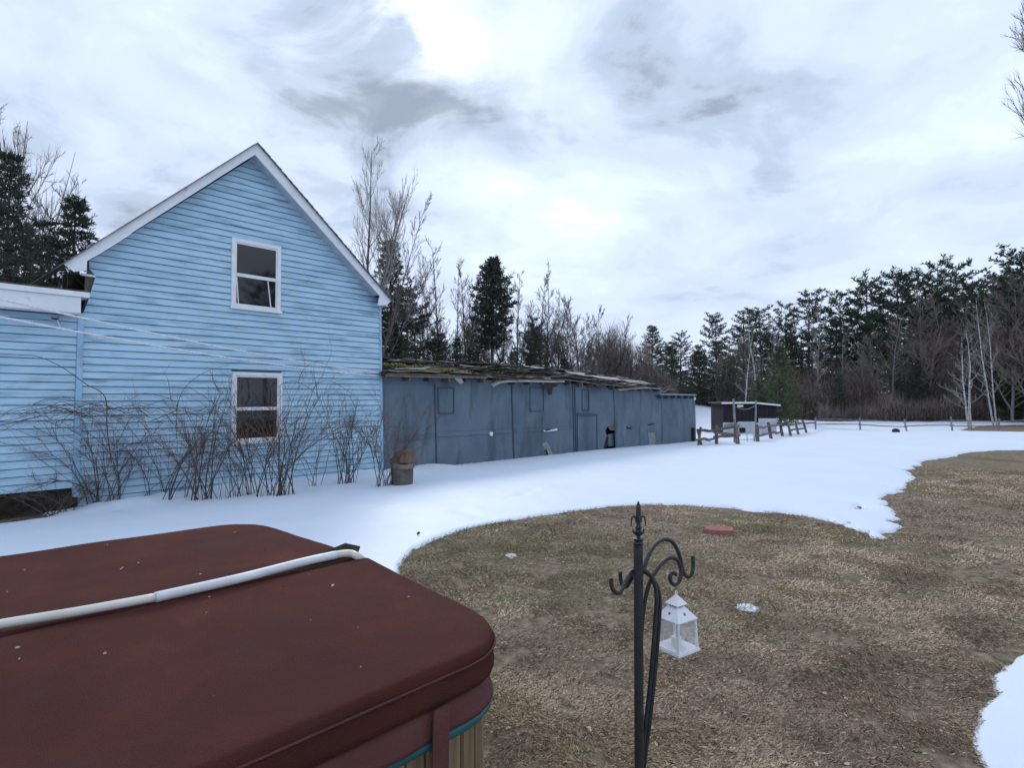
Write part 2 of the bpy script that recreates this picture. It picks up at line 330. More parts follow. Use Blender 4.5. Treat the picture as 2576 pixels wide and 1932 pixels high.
snow = link('snow', npmesh('snow', V, remap[q], M['snow'], True), None); tag(snow, kind='structure')
def ground_px(x, y, lift=0):                 # pixel -> point on snow or lawn
    h = 0.0
    for k in range(6):
        p = atz(x, y, h); h = .3 * h + .7 * top_at(p.x, p.y)
    return Vector((p.x, p.y, top_at(p.x, p.y)))
def top_at(x, y): return max(gz(x, y), float(snowtop(np.array([[x]]), np.array([[y]]))[0, 0]))
# ------------------------------------------------------------------ house
def wl(x, y, off=0.0):                       # pixel -> (s, z) on the plane "off" behind the house wall
    d = ray(x, y); n = Vector((-math.sin(TH), math.cos(TH), 0)); o = loc2w(0, off)
    t = (o.x * n.x + o.y * n.y) / (d.x * n.x + d.y * n.y); p = Vector((0, 0, CH)) + d * t
    return (w2loc(p.x, p.y)[0], p.z)
house = empty('house', (OX, OY, 0), TH, 'pale blue clapboard house with a white-trimmed gable and two sash windows', 'house')
def lerp_edge(pts, z):                       # pts sorted by z -> s
    if z <= pts[0][1]: return pts[0][0]
    for (s0, z0), (s1, z1) in zip(pts, pts[1:]):
        if z <= z1: return s0 + (s1 - s0) * (z - z0) / max(1e-6, z1 - z0)
    return pts[-1][0]
apex = wl(641, 393); eR = wl(953, 744); bR = wl(960, 1188)
Ledge = [wl(196, 1260), wl(200, 1040), wl(207, 790), wl(219, 762), wl(240, 694), wl(224, 690), wl(224, 655), apex]
Ledge = sorted(Ledge, key=lambda p: p[1])
Redge = [bR, eR, apex]
EXPO = .1125
def rect_px(x0, y0, x1, y1, x2=None, y2=None, x3=None, y3=None):
    a = wl(x0, y0); b = wl(x1, y1); return a[0], b[0], b[1], a[1]
def win_rect(l, r, t, b, xm):                # columns and rows -> s0,s1,z0,z1
    return wl(l, 1000)[0], wl(r, 1000)[0], wl(xm, b)[1], wl(xm, t)[1]
WINS = [win_rect(577, 701, 609, 781, 640), win_rect(581, 707, 937, 1114, 640)]
def clap(parent, rows_from, rows_to, left, right, holes, name='siding_board', matn='siding'):
    z = rows_from
    while z < rows_to - .03:
        z1 = min(z + EXPO, rows_to); zm = (z + z1) / 2
        segs = [(lerp_edge(left, z), lerp_edge(left, z1), lerp_edge(right, z), lerp_edge(right, z1))]
        for (h0, h1, hz0, hz1) in holes:
            if hz0 < zm < hz1:
                n2 = []
                for (a, b, c, d) in segs:
                    if a < h0 and c > h1: n2 += [(a, b, h0, h0), (h1, h1, c, d)]
                    else: n2.append((a, b, c, d))
                segs = n2
        for (a, b, c, d) in segs:
            if c - a < .04: continue
            if d <= b: b = d = (b + d) / 2
            lap = -.011; w_ = rnd.uniform(-.0015, .0015); pr = -.030 + rnd.uniform(-.002, .002)
            # wedge: thick butt at the bottom, thin top stopping short; the dark backing paints the lap shadow
            m = MB().hexa([(a, pr, z + w_), (c, pr, z - w_), (c, 0, z), (a, 0, z), (b, -.010, z1 + lap), (d, -.010, z1 + lap), (d, 0, z1 + lap), (b, 0, z1 + lap)])
            m.build(name, M[matn], parent, fix=False)
        z = z1
zb = -.15
wb = MB(); wb.slab([(Ledge[0][0], zb)] + [(s, z) for s, z in Ledge if z > zb] + [(eR[0], eR[1]), (bR[0], zb)], .001, .12); wb.build('wall', M['wallback'], house)
clap(house, zb, apex[1] - .02, Ledge, Redge, WINS)
HD = 7.0                                      # depth of the house
sm = MB(); sm.box(bR[0] - .12, bR[0] - .002, .12, HD, -.2, eR[1]); sm.build('side_wall', M['siding'], house)
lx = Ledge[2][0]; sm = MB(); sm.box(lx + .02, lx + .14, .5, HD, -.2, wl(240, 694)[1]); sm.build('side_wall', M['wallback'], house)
sm = MB(); sm.box(lx + .02, bR[0] - .002, HD, HD + .12, -.2, eR[1]); sm.build('back_wall', M['siding'], house)
cb_ = MB(); cb_.slab([wl(952, 768), wl(957, 768), wl(963, 1192), wl(957, 1192)], -.034, -.002); cb_.build('corner_board', M['trimblue'], house, bevel=.003)
# gable overhang
RO = -.28                                     # the rake stands this far in front of the wall
def rk(x, y): return wl(x, y, RO)
A_o, A_i = rk(646, 360), rk(642, 388)
L_o, L_t, L_b, L_i = rk(161, 664), rk(166, 668), rk(186, 683), rk(218, 680)
L_c = rk(219, 657)
R_o, R_b, R_i, R_c = rk(984, 757), rk(974, 767), rk(951, 768), rk(956, 744)
rake = MB(); rake.slab([A_o, A_i, L_c, L_i, L_b, L_o], RO, RO + .03); rake.build('rake_board', M['white'], house)
rake = MB(); rake.slab([(A_o[0] + .001, A_o[1]), R_o, R_b, R_i, R_c, (A_i[0] + .001, A_i[1])], RO, RO + .03); rake.build('rake_board', M['white'], house)
def strip(name, p, q, y0, y1, th, m, par):    # a board spanning p->q in (s,z), from depth y0 to y1
    d = Vector((q[0] - p[0], q[1] - p[1])); n = Vector((-d.y, d.x)).normalized() * th
    return MB().hexa([(p[0], y0, p[1]), (q[0], y0, q[1]), (q[0], y1, q[1]), (p[0], y1, p[1]), (p[0] + n.x, y0, p[1] + n.y), (q[0] + n.x, y0, q[1] + n.y), (q[0] + n.x, y1, q[1] + n.y), (p[0] + n.x, y1, p[1] + n.y)]).build(name, m, par)
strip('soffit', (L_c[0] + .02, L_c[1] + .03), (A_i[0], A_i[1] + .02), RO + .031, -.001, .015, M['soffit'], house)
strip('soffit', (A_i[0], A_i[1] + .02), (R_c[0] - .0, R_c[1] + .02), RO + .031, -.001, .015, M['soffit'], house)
# roof decks and shingle edges
def roofside(p, q, nm, cut=0):
    d = Vector((q[0] - p[0], q[1] - p[1])); ln = d.length; d.normalize(); n = Vector((-d.y, d.x)); k = 0; u = 0
    p = (p[0] - n.x * .062, p[1] - n.y * .062); q = (q[0] - n.x * .062, q[1] - n.y * .062); c_ = (p[0] + d.x * cut, p[1] + d.y * cut)
    if cut: strip('eave_overhang', p, c_, RO + .031, .3, .05, M['darkwood'], house)
    deck = strip(nm, c_, q, RO + .031, HD + .35, .05, M['darkwood'], house)
    while u < ln - .03:
        w_ = .14; j = rnd.uniform(-.006, .006); HB = .34 if u < cut else HD + .4
        a = Vector(p) + d * u + n * .052; b = Vector(p) + d * min(u + w_ + .03, ln + .02) + n * .052
        lo, hi = (.016, .002) if d.y > 0 else (.002, .016)
        MB().hexa([(a.x, RO - .055 + j, a.y), (b.x, RO - .055 + j, b.y), (b.x, HB, b.y), (a.x, HB, a.y),
                   (a.x + n.x * lo, RO - .055 + j, a.y + n.y * lo), (b.x + n.x * hi, RO - .055 + j, b.y + n.y * hi), (b.x + n.x * hi, HB, b.y + n.y * hi), (a.x + n.x * lo, HB, a.y + n.y * lo)]).build('shingle_course', M['shingle'], deck)
        u += w_
roofside((L_o[0] - .02, L_o[1]), (A_o[0], A_o[1] + .01), 'roof_deck', (lx - L_o[0] + .1) * 1.3)
roofside((A_o[0], A_o[1] + .01), (R_o[0] + .02, R_o[1]), 'roof_deck')
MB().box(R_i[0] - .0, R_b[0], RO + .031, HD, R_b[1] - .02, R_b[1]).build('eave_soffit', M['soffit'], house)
MB().box(R_b[0], R_b[0] + .02, RO + .031, HD, R_b[1] - .02, R_b[1] + .12).build('fascia', M['white'], house)
# torn-open corner under the left eave: dark cavity, splintered boards
a = wl(163, 690); b = wl(238, 694); c = wl(208, 770)
MB().slab([wl(158, 690, .5), wl(226, 690, .5), wl(206, 775, .5), wl(158, 775, .5)], .5, .55).build('eave_cavity', M['darkwood'], house)
MB().slab([wl(216, 694), wl(238, 696), wl(217, 766), wl(214, 740)], .03, .05).build('broken_board', M['oldwood'], house)
MB().slab([wl(206, 686, -.05), wl(241, 693, -.05), wl(240, 697, -.05), wl(205, 691, -.05)], -.05, .02).build('broken_board', M['white'], house)
MB().slab([wl(172, 691, .2), wl(184, 691, .2), wl(176, 735, .2), wl(168, 735, .2)], .2, .24).build('broken_board', M['darkwood'], house)
strip('broken_board', wl(186, 690, .3), wl(214, 722, .3), .3, .36, .03, M['darkwood'], house)
# sash windows
def window(rc, props):
    s0, s1, z0, z1 = rc; tw = .062
    m = MB()
    m.box(s0, s0 + tw, -.05, .0, z0, z1); m.box(s1 - tw, s1, -.05, .0, z0, z1); m.box(s0 + tw, s1 - tw, -.049, .0, z1 - tw, z1); m.box(s0 + tw, s1 - tw, -.049, .0, z0, z0 + tw)
    wn = m.build('window', M['whitetrim'], house)
    zm = z0 + (z1 - z0) * .485; it = .03
    for k, (a, b, y) in enumerate(((zm, z1 - tw, -.012), (z0 + tw, zm, -.006))):
        f = MB(); f.box(s0 + tw, s0 + tw + it, y - .022, y, a, b); f.box(s1 - tw - it, s1 - tw, y - .022, y, a, b)
        f.box(s0 + tw + it, s1 - tw - it, y - .021, y, b - it, b); f.box(s0 + tw + it, s1 - tw - it, y - .021, y, a, a + it); f.build('sash', M['whitetrim'], wn)
        MB().box(s0 + tw + it - .004, s1 - tw - it + .004, y - .010, y - .006, a + it - .004, b - it + .004).build('pane', M['glass'], wn)
    MB().box(s0 - .02, s1 + .02, -.075, -.051, z0 - .012, z0 + .03).build('sill', M['whitetrim'], wn)
    if props:
        for f0, f1 in ((.03, .10), (.76, .86)):
            p = (s0 + tw + (s1 - s0 - 2 * tw) * f0 + .02, zm - .04); q = (s0 + tw + (s1 - s0 - 2 * tw) * f1, z0 + tw + .035)
            strip('screen_rail', q, p, -.024, -.019, .018, M['whitetrim'], wn)
window(WINS[0], True); window(WINS[1], False)
# ------------------------------------------------------------------ extension on the left
wing = empty('house_extension', loc2w(-6.2, 0, 0), TH, 'low flat-roofed blue clapboard extension with a wide white fascia at the left edge', 'extension')
def wsh(p): return (p[0] + 6.2, p[1])
wt = wl(100, 790)[1]; wbz = wl(100, 1234)[1]; WLx = -3.6
wr = [wsh(p) for p in (wl(181, 1236), wl(187, 1000), wl(195, 790))]
MB().box(WLx, wr[0][0] + .02, .001, .12, wbz + .01, wt + .25).build('wall', M['wallback'], wing)
clap(wing, wbz, wt + .02, [(WLx, -5), (WLx, 9)], wr, [])
MB().slab([wsh(p) for p in (wl(195, 788), wl(210, 788), wl(197, 1250), wl(180, 1250))], -.045, -.002).build('corner_board', M['trimblue'], wing, bevel=.004)
wf = -.22
fz = lambda y, x=100: wl(x, y, wf)[1]
fr = wl(204, 760, wf)[0] + 6.2
MB().box(WLx, fr, wf, wf + .03, fz(781), fz(737)).build('fascia', M['white'], wing, bevel=.004)
MB().box(WLx, fr + .10, wf - .035, 6, fz(737) + .002, fz(723)).build('drip_edge', M['white'], wing, bevel=.004)
MB().box(WLx, fr + .06, wf + .02, 6, fz(723) + .002, fz(723) + .03).build('flat_roof', M['roofing'], wing)
MB().box(WLx, fr, wf + .031, -.001, fz(781) + .004, fz(781) + .02).build('soffit', M['soffit'], wing)
MB().box(WLx, fr, wf - .012, wf - .001, fz(784), fz(779)).build('bead', M['soffit'], wing)
MB().box(WLx, wr[0][0] + .1, .03, .2, -.4, wbz).build('foundation', M['crawlshade'], wing)  # dark wall whose colour stands in for open crawl-space shade
# cleat with a loop of cord
hk = wl(135, 802, -.02); cl_ = MB(); cl_.tube([(hk[0] + 6.2 + .045 * math.cos(t), -.03, hk[1] + .02 * math.sin(t)) for t in np.linspace(0, 6.28, 14)], .008, 6)
cl_.tube([(hk[0] + 6.2 + .04, -.03, hk[1] - .01), (hk[0] + 6.2 + .09, -.035, hk[1] - .16)], .009, 6); cl_.build('cord_loop', M['rope'], wing)
MB().box(hk[0] + 6.2 - .03, hk[0] + 6.2 + .05, -.05, -.002, hk[1] - .012, hk[1] + .014).build('cleat', M['iron'], wing)
# dirt bank against it
# ------------------------------------------------------------------ clotheslines
e1 = loc2w(*([wl(958, 939, -.06)[0], -.06]), wl(958, 939, -.06)[1])
for (y0, yl, lab) in ((750, 938, 'upper white clothesline rope running to the house corner'), (795, 946, 'lower white clothesline rope running to the house corner')):
    zz = wl(958, yl, -.06); e = loc2w(zz[0], -.06, zz[1]); st = at(-60, y0 - (yl - y0) / 958 * 60, 6.2)
    pts = [st.lerp(e, t) + Vector((0, 0, -.16 * 4 * t * (1 - t) * .55)) for t in np.linspace(0, 1, 24)]
    tag(MB().tube(pts, .0135, 6).build('clothesline', M['rope'], smooth=True), lab, 'clothesline', 'clotheslines')
# ------------------------------------------------------------------ long shed
shed = empty('long_shed', loc2w(0, 0, 0), TH, 'long sagging grey-blue panelled shed with a mossy broken roof, joined to the house', 'shed')
SY = .06
def sw(x, y, off=SY): return wl(x, y, off)
topx = [(961, 947), (1095, 951), (1217, 954), (1288, 960), (1421, 962), (1445, 967), (1546, 978), (1663, 982), (1664, 996), (1745, 999)]
def topy(x): return float(np.interp(x, [p[0] for p in topx], [p[1] for p in topx]))
def basey(x): return float(np.interp(x, [960, 1290, 1445, 1550, 1745], [1215, 1195, 1180, 1155, 1130]))
seams = [(962, 962), (1093, 1097), (1286, 1293), (1443, 1447), (1543, 1549)]
PAN = [(962, 1093, 962, 1097), (1093, 1286, 1097, 1293), (1286, 1443, 1293, 1447), (1443, 1543, 1447, 1520), (1543, 1663, 1549, 1664)]
for i, (a, b, c, d) in enumerate(PAN):
    y = SY + (0, .004, -.003, .004, -.02)[i]
    if i == 3:                               # the torn panel: a bite out of its lower right corner
        poly = [sw(a, topy(a)), sw(b, topy(b)), sw(1546, 1072), sw(1528, 1074), sw(1523, 1083), (sw(1527, 1098)), sw(1524, 1115), sw(1516, 1135), sw(1512, 1160), sw(c, basey(c) + 20)]
    else:
        poly = [sw(a, topy(a)), sw((a + b) / 2, topy((a + b) / 2)), sw(b, topy(b)), sw(d, basey(d) + 20), sw(c, basey(c) + 20)]
    MB().slab([(p[0] + (.003 if k else 0), p[1]) for k, p in enumerate(poly)], y, y + .03).build('wall_panel', M['shed'], shed)
pl = [sw(1663, 992), sw(1746, 996), sw(1750, 1140), sw(1664, 1150)]
MB().slab(pl, SY - .04, SY + .0).build('wall_panel', M['shed'], shed)
p0 = sw(1746, 996); p1 = sw(1750, 1140)
MB().hexa([(p1[0] - .03, SY, p1[1]), (p1[0], SY, p1[1]), (p1[0], 4, p1[1]), (p1[0] - .03, 4, p1[1]), (p0[0] - .03, SY, p0[1]), (p0[0], SY, p0[1]), (p0[0], 4, p0[1]), (p0[0] - .03, 4, p0[1])]).build('end_wall', M['shed'], shed)
MB().box(sw(962, 1000)[0] + .1, p1[0] - .2, .42, .47, -.8, sw(1650, 985)[1] - .1).build('interior_shade', M['darkwood'], shed)  # added dark sheet close behind; paints the unlit interior seen through the hole
MB().box(sw(962, 1000)[0] + .1, p1[0] - .2, 3.9, 4, -.8, sw(1650, 985)[1]).build('back_wall', M['shed'], shed)
def batten(px, wdt=.035, pr=.022, m='shedtrim', nm='batten'):
    (x0, y0), (x1, y1) = px; a = sw(x0, y0); b = sw(x1, y1); d = Vector((b[0] - a[0], b[1] - a[1])); n = Vector((-d.y, d.x)).normalized() * wdt / 2
    MB().slab([(a[0] - n.x, a[1] - n.y), (b[0] - n.x, b[1] - n.y), (b[0] + n.x, b[1] + n.y), (a[0] + n.x, a[1] + n.y)], SY - pr, SY - .004).build(nm, M[m], shed)
ZR = lambda X, Yy: (900 + X / 2.458, 850 + Yy / 2.458)
for q_ in [((475, 285), (487, 835)), ((950, 280), (966, 800)), ((1327, 280), (1338, 770)), ((1340, 280), (1350, 770))]: batten((ZR(*q_[0]), ZR(*q_[1])))
batten((ZR(1580, 320), ZR(1594, 545)), .03, .02); 
for q_ in [((250, 628), (474, 603)), ((489, 599), (950, 575)), ((970, 576), (1326, 552))]:
    batten((ZR(*q_[0]), ZR(*q_[1])), .10, .018, 'shed', 'rail')
def outline(x0, y0, x1, y1, nm='shutter_frame', w_=.03):
    for q_ in [((x0, y0), (x1, y0 + (x1 - x0) * .02)), ((x0, y1), (x1, y1 - (x1 - x0) * .02)), ((x0, y0), (x0 + 2, y1)), ((x1, y0), (x1 + 2, y1))]:
        batten((ZR(*q_[0]), ZR(*q_[1])), w_, .016, 'shedtrim', nm)
for q_ in [(497, 308, 592, 468), (1063, 308, 1146, 455), (1386, 322, 1427, 448), (1690, 335, 1752, 462)]: outline(*q_)
outline(1357, 472, 1478, 770, 'door_frame', .028)
MB().slab([sw(*ZR(1352, 466)), sw(*ZR(1462, 468)), sw(*ZR(1462, 482)), sw(*ZR(1352, 480))], SY - .035, SY - .017).build('door_head', M['shedtrim'], shed)
# damage: torn strips, stains, splinters, knob
MB().slab([sw(*ZR(*p)) for p in ((1142, 572), (1160, 562), (1185, 572), (1228, 560), (1230, 572), (1185, 578), (1150, 579))], SY - .03, SY - .019).build('torn_strip', M['white'], shed)
MB().slab([sw(*ZR(*p)) for p in ((1143, 566), (1180, 560), (1186, 570), (1160, 576))], SY - .034, SY - .031).build('torn_hole', M['darkwood'], shed)
MB().slab([sw(*ZR(*p)) for p in ((1140, 655), (1165, 642), (1180, 660), (1195, 700), (1220, 745), (1222, 780), (1172, 786), (1160, 700))], SY - .006, SY - .004).build('peeled_patch', M['stain'], shed)
MB().slab([sw(*ZR(*p)) for p in ((1158, 690), (1166, 688), (1178, 725), (1170, 790), (1162, 790), (1166, 730))], SY - .012, SY - .007).build('split', M['darkwood'], shed)
MB().slab([sw(*ZR(*p)) for p in ((1657, 545), (1672, 553), (1703, 548), (1685, 556), (1690, 568), (1672, 562), (1660, 568))], SY - .026, SY - .021).build('torn_hole', M['darkwood'], shed)
MB().slab([sw(*ZR(*p)) for p in ((1785, 538), (1820, 528), (1835, 532), (1800, 541))], SY - .03, SY - .021).build('torn_hole', M['darkwood'], shed)
MB().slab([sw(*ZR(*p)) for p in ((1793, 590), (1832, 585), (1836, 640), (1828, 690), (1796, 690), (1800, 640))], SY - .024, SY - .021).build('peeled_patch', M['stain'], shed)
MB().slab([sw(*ZR(*p), SY - .04) for p in ((1936, 660), (1955, 652), (1978, 660), (1975, 680), (1940, 684))], SY - .045, SY - .041).build('torn_hole', M['darkwood'], shed)
MB().slab([sw(*ZR(*p)) for p in ((1545, 552), (1592, 550), (1580, 562), (1594, 570), (1560, 572))], SY - .02, SY - .005).build('splinter', M['oldwood'], shed)
MB().slab([sw(*ZR(*p)) for p in ((1538, 612), (1550, 616), (1535, 690), (1510, 740), (1500, 735), (1520, 690))], SY - .02, SY - .005).build('splinter', M['darkwood'], shed)
MB().slab([sw(*ZR(*p)) for p in ((1555, 600), (1590, 590), (1592, 670), (1560, 672))], SY + .06, SY + .09).build('splinter', M['shed'], shed)
MB().slab([sw(*ZR(*p)) for p in ((1535, 690), (1592, 688), (1592, 715), (1520, 742))], SY + .2, SY + .24).build('splinter', M['oldwood'], shed)
kb = sw(*ZR(818, 594)); bk = MB(); bk.slab([(kb[0] + .055 * math.cos(t) * (1 + .2 * math.sin(3 * t)), kb[1] + .055 * math.sin(t)) for t in np.linspace(0, 6.0, 9)], SY - .06, SY - .018); bk.build('insulator', M['whitetrim'], shed)
# roof: rafters, deck, ragged strips of roofing, moss
ridge_px = [(959, 913), (1060, 917), (1130, 920), (1242, 925), (1358, 932), (1450, 940), (1530, 950), (1600, 960), (1668, 974)]
eave_px = [(961, 938), (1063, 941), (1128, 943), (1217, 946), (1307, 953), (1421, 954), (1510, 965), (1563, 970), (1668, 975)]
RY = 2.0
EP = [wl(x, y, -.2) for x, y in eave_px]; RPX = [wl(x, y, RY) for x, y in ridge_px]
def eave_at(s):
    P = EP; return float(np.interp(s, [p[0] for p in P], [p[1] for p in P]))
def ridge_at(s):
    P = RPX; return float(np.interp(s, [p[0] for p in P], [p[1] for p in P]))
s0r, s1r = wl(961, 940, -.2)[0] + .02, wl(1668, 975, -.2)[0]
def roofp(s, v, lift=0):                      # v 0 at the eave, 1 at the ridge
    y = -.2 + (RY + .2) * v
    return (s, y, eave_at(s) * (1 - v) + ridge_at(s) * v + lift)
ns = 40
for k in range(10):                           # deck boards, running along the slope courses
    v0, v1 = k / 10, (k + .96) / 10
    pts = np.linspace(s0r, s1r, ns); m = MB()
    for a, b in zip(pts, pts[1:]):
        m.hexa([roofp(a, v0, -.03), roofp(b, v0, -.03), roofp(b, v1, -.03), roofp(a, v1, -.03), roofp(a, v0), roofp(b, v0), roofp(b, v1), roofp(a, v1)])
    m.build('deck_board', M['oldwood'], shed, fix=False)
m = MB(); pts = np.linspace(s0r, s1r, ns)
for a, b in zip(pts, pts[1:]):
    pa, pb = roofp(a, 1), roofp(b, 1); m.hexa([(pa[0], RY, pa[2] - .03), (pb[0], RY, pb[2] - .03), (pb[0], 4, pb[2] - .8), (pa[0], 4, pa[2] - .8), pa, pb, (pb[0], 4, pb[2] - .77), (pa[0], 4, pa[2] - .77)])
m.build('rear_roof', M['roofing'], shed)
s = s0r + .12
while s < s1r - .1:                           # rafter tails
    z = eave_at(s); MB().box(s, s + .05, -.16 + rnd.uniform(-.02, .03), .10, z - .16, z - .032).build('rafter', M['shedtrim' if rnd.random() < .6 else 'oldwood'], shed); s += .62 + rnd.uniform(-.04, .04)
m = MB()
for a, b in zip(np.linspace(s0r, s1r, 20), np.linspace(s0r, s1r, 20)[1:]):
    za, zb_ = eave_at(a), eave_at(b); m.hexa([(a, .11, za - .4), (b, .11, zb_ - .4), (b, .14, zb_ - .4), (a, .14, za - .4), (a, .11, za - .025), (b, .11, zb_ - .025), (b, .14, zb_ - .025), (a, .14, za - .025)])
m.build('eave_shade', M['darkwood'], shed)  # dark band painting in the shade between rafters under the eave
rr = random.Random(11)
for k in range(13):                           # overlapping roofing strips
    v = k / 13; s = s0r + rr.uniform(-.02, .3)
    while s < s1r - .15:
        ln = rr.uniform(.6, 2.2); e = min(s + ln, s1r + .05); lift = rr.uniform(.004, .02) + .006 * k; tlt = rr.uniform(0, .11) if rr.random() < .35 else rr.uniform(0, .03)
        ov = rr.uniform(-.05, .03) if k == 0 else rr.uniform(-.03, .03); n = max(3, int((e - s) / .22)); m = MB(); vv = v + ov; v1 = v + .1
        us = np.linspace(s, e, n)
        jit = [rr.uniform(-.03, .03) for _ in us]
        for i in range(n - 1):
            a, b = us[i], us[i + 1]; fa, fb = tlt + abs(jit[i]) * 1.3, tlt + abs(jit[i + 1]) * 1.3
            m.hexa([roofp(a, vv + jit[i], lift + fa), roofp(b, vv + jit[i + 1], lift + fb), roofp(b, v1, lift), roofp(a, v1, lift),
                    roofp(a, vv + jit[i], lift + fa + .014), roofp(b, vv + jit[i + 1], lift + fb + .014), roofp(b, v1, lift + .010), roofp(a, v1, lift + .010)])
        far = (s - s0r) / (s1r - s0r)
        pale = rr.random() < (.10 + .5 * sst(.55, .85, far))
        m.build('roofing_strip', M['roofpale' if pale else 'roofing'], shed, fix=False)
        s = e + (rr.uniform(.02, .12) if rr.random() < .7 else rr.uniform(.2, .5))
mv, mf = [], []
rm = np.random.default_rng(3)
for k in range(3600):                         # moss cushions over the near half
    s = s0r + abs(rm.normal(0, 2.3)); v = rm.uniform(.0, .8)
    if fbm(np.array(s * 2.2), np.array(v * 6.0), 3, 15) < .03 + .02 * s or s > s0r + 6.5: continue
    c = np.array(roofp(s, v, .09 + rm.uniform(0, .03))); r = rm.uniform(.015, .04); b = len(mv)
    mv += [c + (r * math.cos(t), r * .8 * math.sin(t), -.03) for t in (0, 1.57, 3.14, 4.71)] + [c + (0, 0, r * .55)]
    mf += [(b, b + 1, b + 4), (b + 1, b + 2, b + 4), (b + 2, b + 3, b + 4), (b + 3, b, b + 4)]
mo = link('moss', npmesh('moss', mv, mf, M['moss'], True), None, shed); tag(mo, kind='stuff')
# curled edge strip and the hanging flap
def ribbon(name, px, off, wdt, m, thick=.012, ext=.12):
    P = [wl(*ZR(*p), off) for p in px]; mb = MB()
    for (a, b) in zip(P, P[1:]):
        mb.hexa([(a[0], off, a[1] - wdt), (b[0], off, b[1] - wdt), (b[0], off + thick, b[1] - wdt), (a[0], off + thick, a[1] - wdt), (a[0], off, a[1]), (b[0], off, b[1]), (b[0], off + ext, b[1] + .02), (a[0], off + ext, a[1] + .02)])
    return mb.build(name, M[m], shed)
ribbon('curled_edging', [(842, 294), (856, 282), (880, 270), (930, 264), (1040, 262), (1180, 266), (1280, 266)], -.26, .045, 'roofpale')
ribbon('edging', [(170, 228), (300, 233), (420, 236), (560, 240), (700, 240), (800, 244)], -.25, .035, 'oldwood')
ribbon('edging', [(1620, 320), (1700, 312), (1780, 308), (1875, 312)], -.27, .03, 'roofpale')
MB().slab([wl(*ZR(*p), -.24) for p in ((1172, 272), (1245, 276), (1232, 300), (1206, 308), (1200, 350), (1180, 352), (1176, 310))], -.24, -.22).build('torn_flap', M['darkwood'], shed)
MB().slab([wl(*ZR(*p), -.24) for p in ((590, 236), (640, 250), (655, 274), (636, 284), (610, 262))], -.24, -.22).build('torn_flap', M['roofpale'], shed)
MB().slab([wl(*ZR(*p), -.24) for p in ((1440, 280), (1530, 292), (1545, 316), (1500, 318), (1480, 300))], -.24, -.22).build('torn_flap', M['roofing'], shed)
MB().slab([wl(*ZR(*p), -.24) for p in ((150, 205), (185, 212), (180, 240), (152, 236))], -.24, -.20).build('torn_flap', M['darkwood'], shed)
q0 = wl(1662, 992, -.2); q1 = wl(1752, 994, -.2)
MB().hexa([(q0[0], -.2, q0[1] - .02), (q1[0], -.2, q1[1] - .02), (q1[0], 3.5, q1[1] + .05), (q0[0], 3.5, q0[1] + .05), (q0[0], -.2, q0[1] + .03), (q1[0], -.2, q1[1] + .03), (q1[0], 3.5, q1[1] + .10), (q0[0], 3.5, q0[1] + .10)]).build('end_roof', M['roofpale'], shed)
for k in range(6):
    s = q0[0] + .15 + k * (q1[0] - q0[0] - .3) / 5; MB().box(s, s + .05, -.15, .6, q0[1] - .16, q0[1] - .03).build('rafter', M['shedtrim'], shed)
kn = MB(); b0 = wl(1748, 1003, -.1)
kn.slab([(b0[0] + .05 * math.cos(t), b0[1] + .06 * math.sin(t)) for t in np.linspace(0, 5.6, 8)], -.12, -.05); kn.build('insulator', M['whitetrim'], shed)
pb = wl(1747, 1076, -.1); MB().box(pb[0] - .04, pb[0] + .05, -.1, .02, -.6, pb[1]).build('corner_post', M['darkwood'], shed)
def roofjunk():
    r_ = random.Random(21)
    for k in range(70):                       # loose slats and torn scraps lying on the roof and over its edge
        s = r_.uniform(s0r + .2, s1r - .3); v = r_.choice((r_.uniform(-.06, .1), r_.uniform(.1, 1.0))); l = r_.uniform(.12, .55); a = r_.gauss(0, .5); w_ = r_.uniform(.012, .05); h = .07 + .08 * max(v, 0) + r_.uniform(0, .05)
        p = Vector(roofp(s, max(v, -.05), h)); d = Vector((math.cos(a), math.sin(a), r_.uniform(-.12, .16))) * l; n = Vector((-math.sin(a), math.cos(a), .15)) * w_; t = Vector((0, 0, .012))
        MB().hexa([p - n, p + d - n, p + d + n, p + n, p - n + t, p + d - n + t, p + d + n * .6 + t, p + n + t]).build('loose_slat', M[r_.choice(('oldwood', 'roofing', 'roofpale', 'darkwood', 'roofing'))], shed)
roofjunk()
for (x0, x1, v, lf, tl) in ((1412, 1462, .78, .10, 0), (1478, 1530, .52, .10, 0), (1515, 1580, .34, .09, 0), (1568, 1625, .14, .09, 0)):
    a, b = wl(x0, 965, .3)[0], wl(x1, 970, .3)[0]; w_ = .13            # pale sheets slid down the far end of the roof
    MB().hexa([roofp(a, v, lf + tl), roofp(b, v - .03, lf + tl - .03), roofp(b, v + w_, lf + .02), roofp(a, v + w_, lf + .035), roofp(a, v, lf + tl + .012), roofp(b, v - .03, lf + tl - .018), roofp(b, v + w_, lf + .032), roofp(a, v + w_, lf + .047)]).build('pale_sheet', M['roofpale'], shed)
def debris(n=60):
    m = MB(); r_ = random.Random(2)
    for k in range(n):
        s = r_.uniform(q0[0] - .4, q1[0] - .3); y = r_.uniform(.6, 2.6); z = q0[1] + .1; d = Vector((r_.uniform(-1, 1), r_.uniform(-1, 1), r_.uniform(.05, .5))).normalized(); l = r_.uniform(.3, .8)
        p = Vector((s, y, z)); m.tube([p, p + d * l * .5 + Vector((0, 0, .05)), p + d * l], [.012, .01, .006], 4)
    o = m.build('dead_vines', M['twigpale'], shed); tag(o, kind='stuff')
debris()
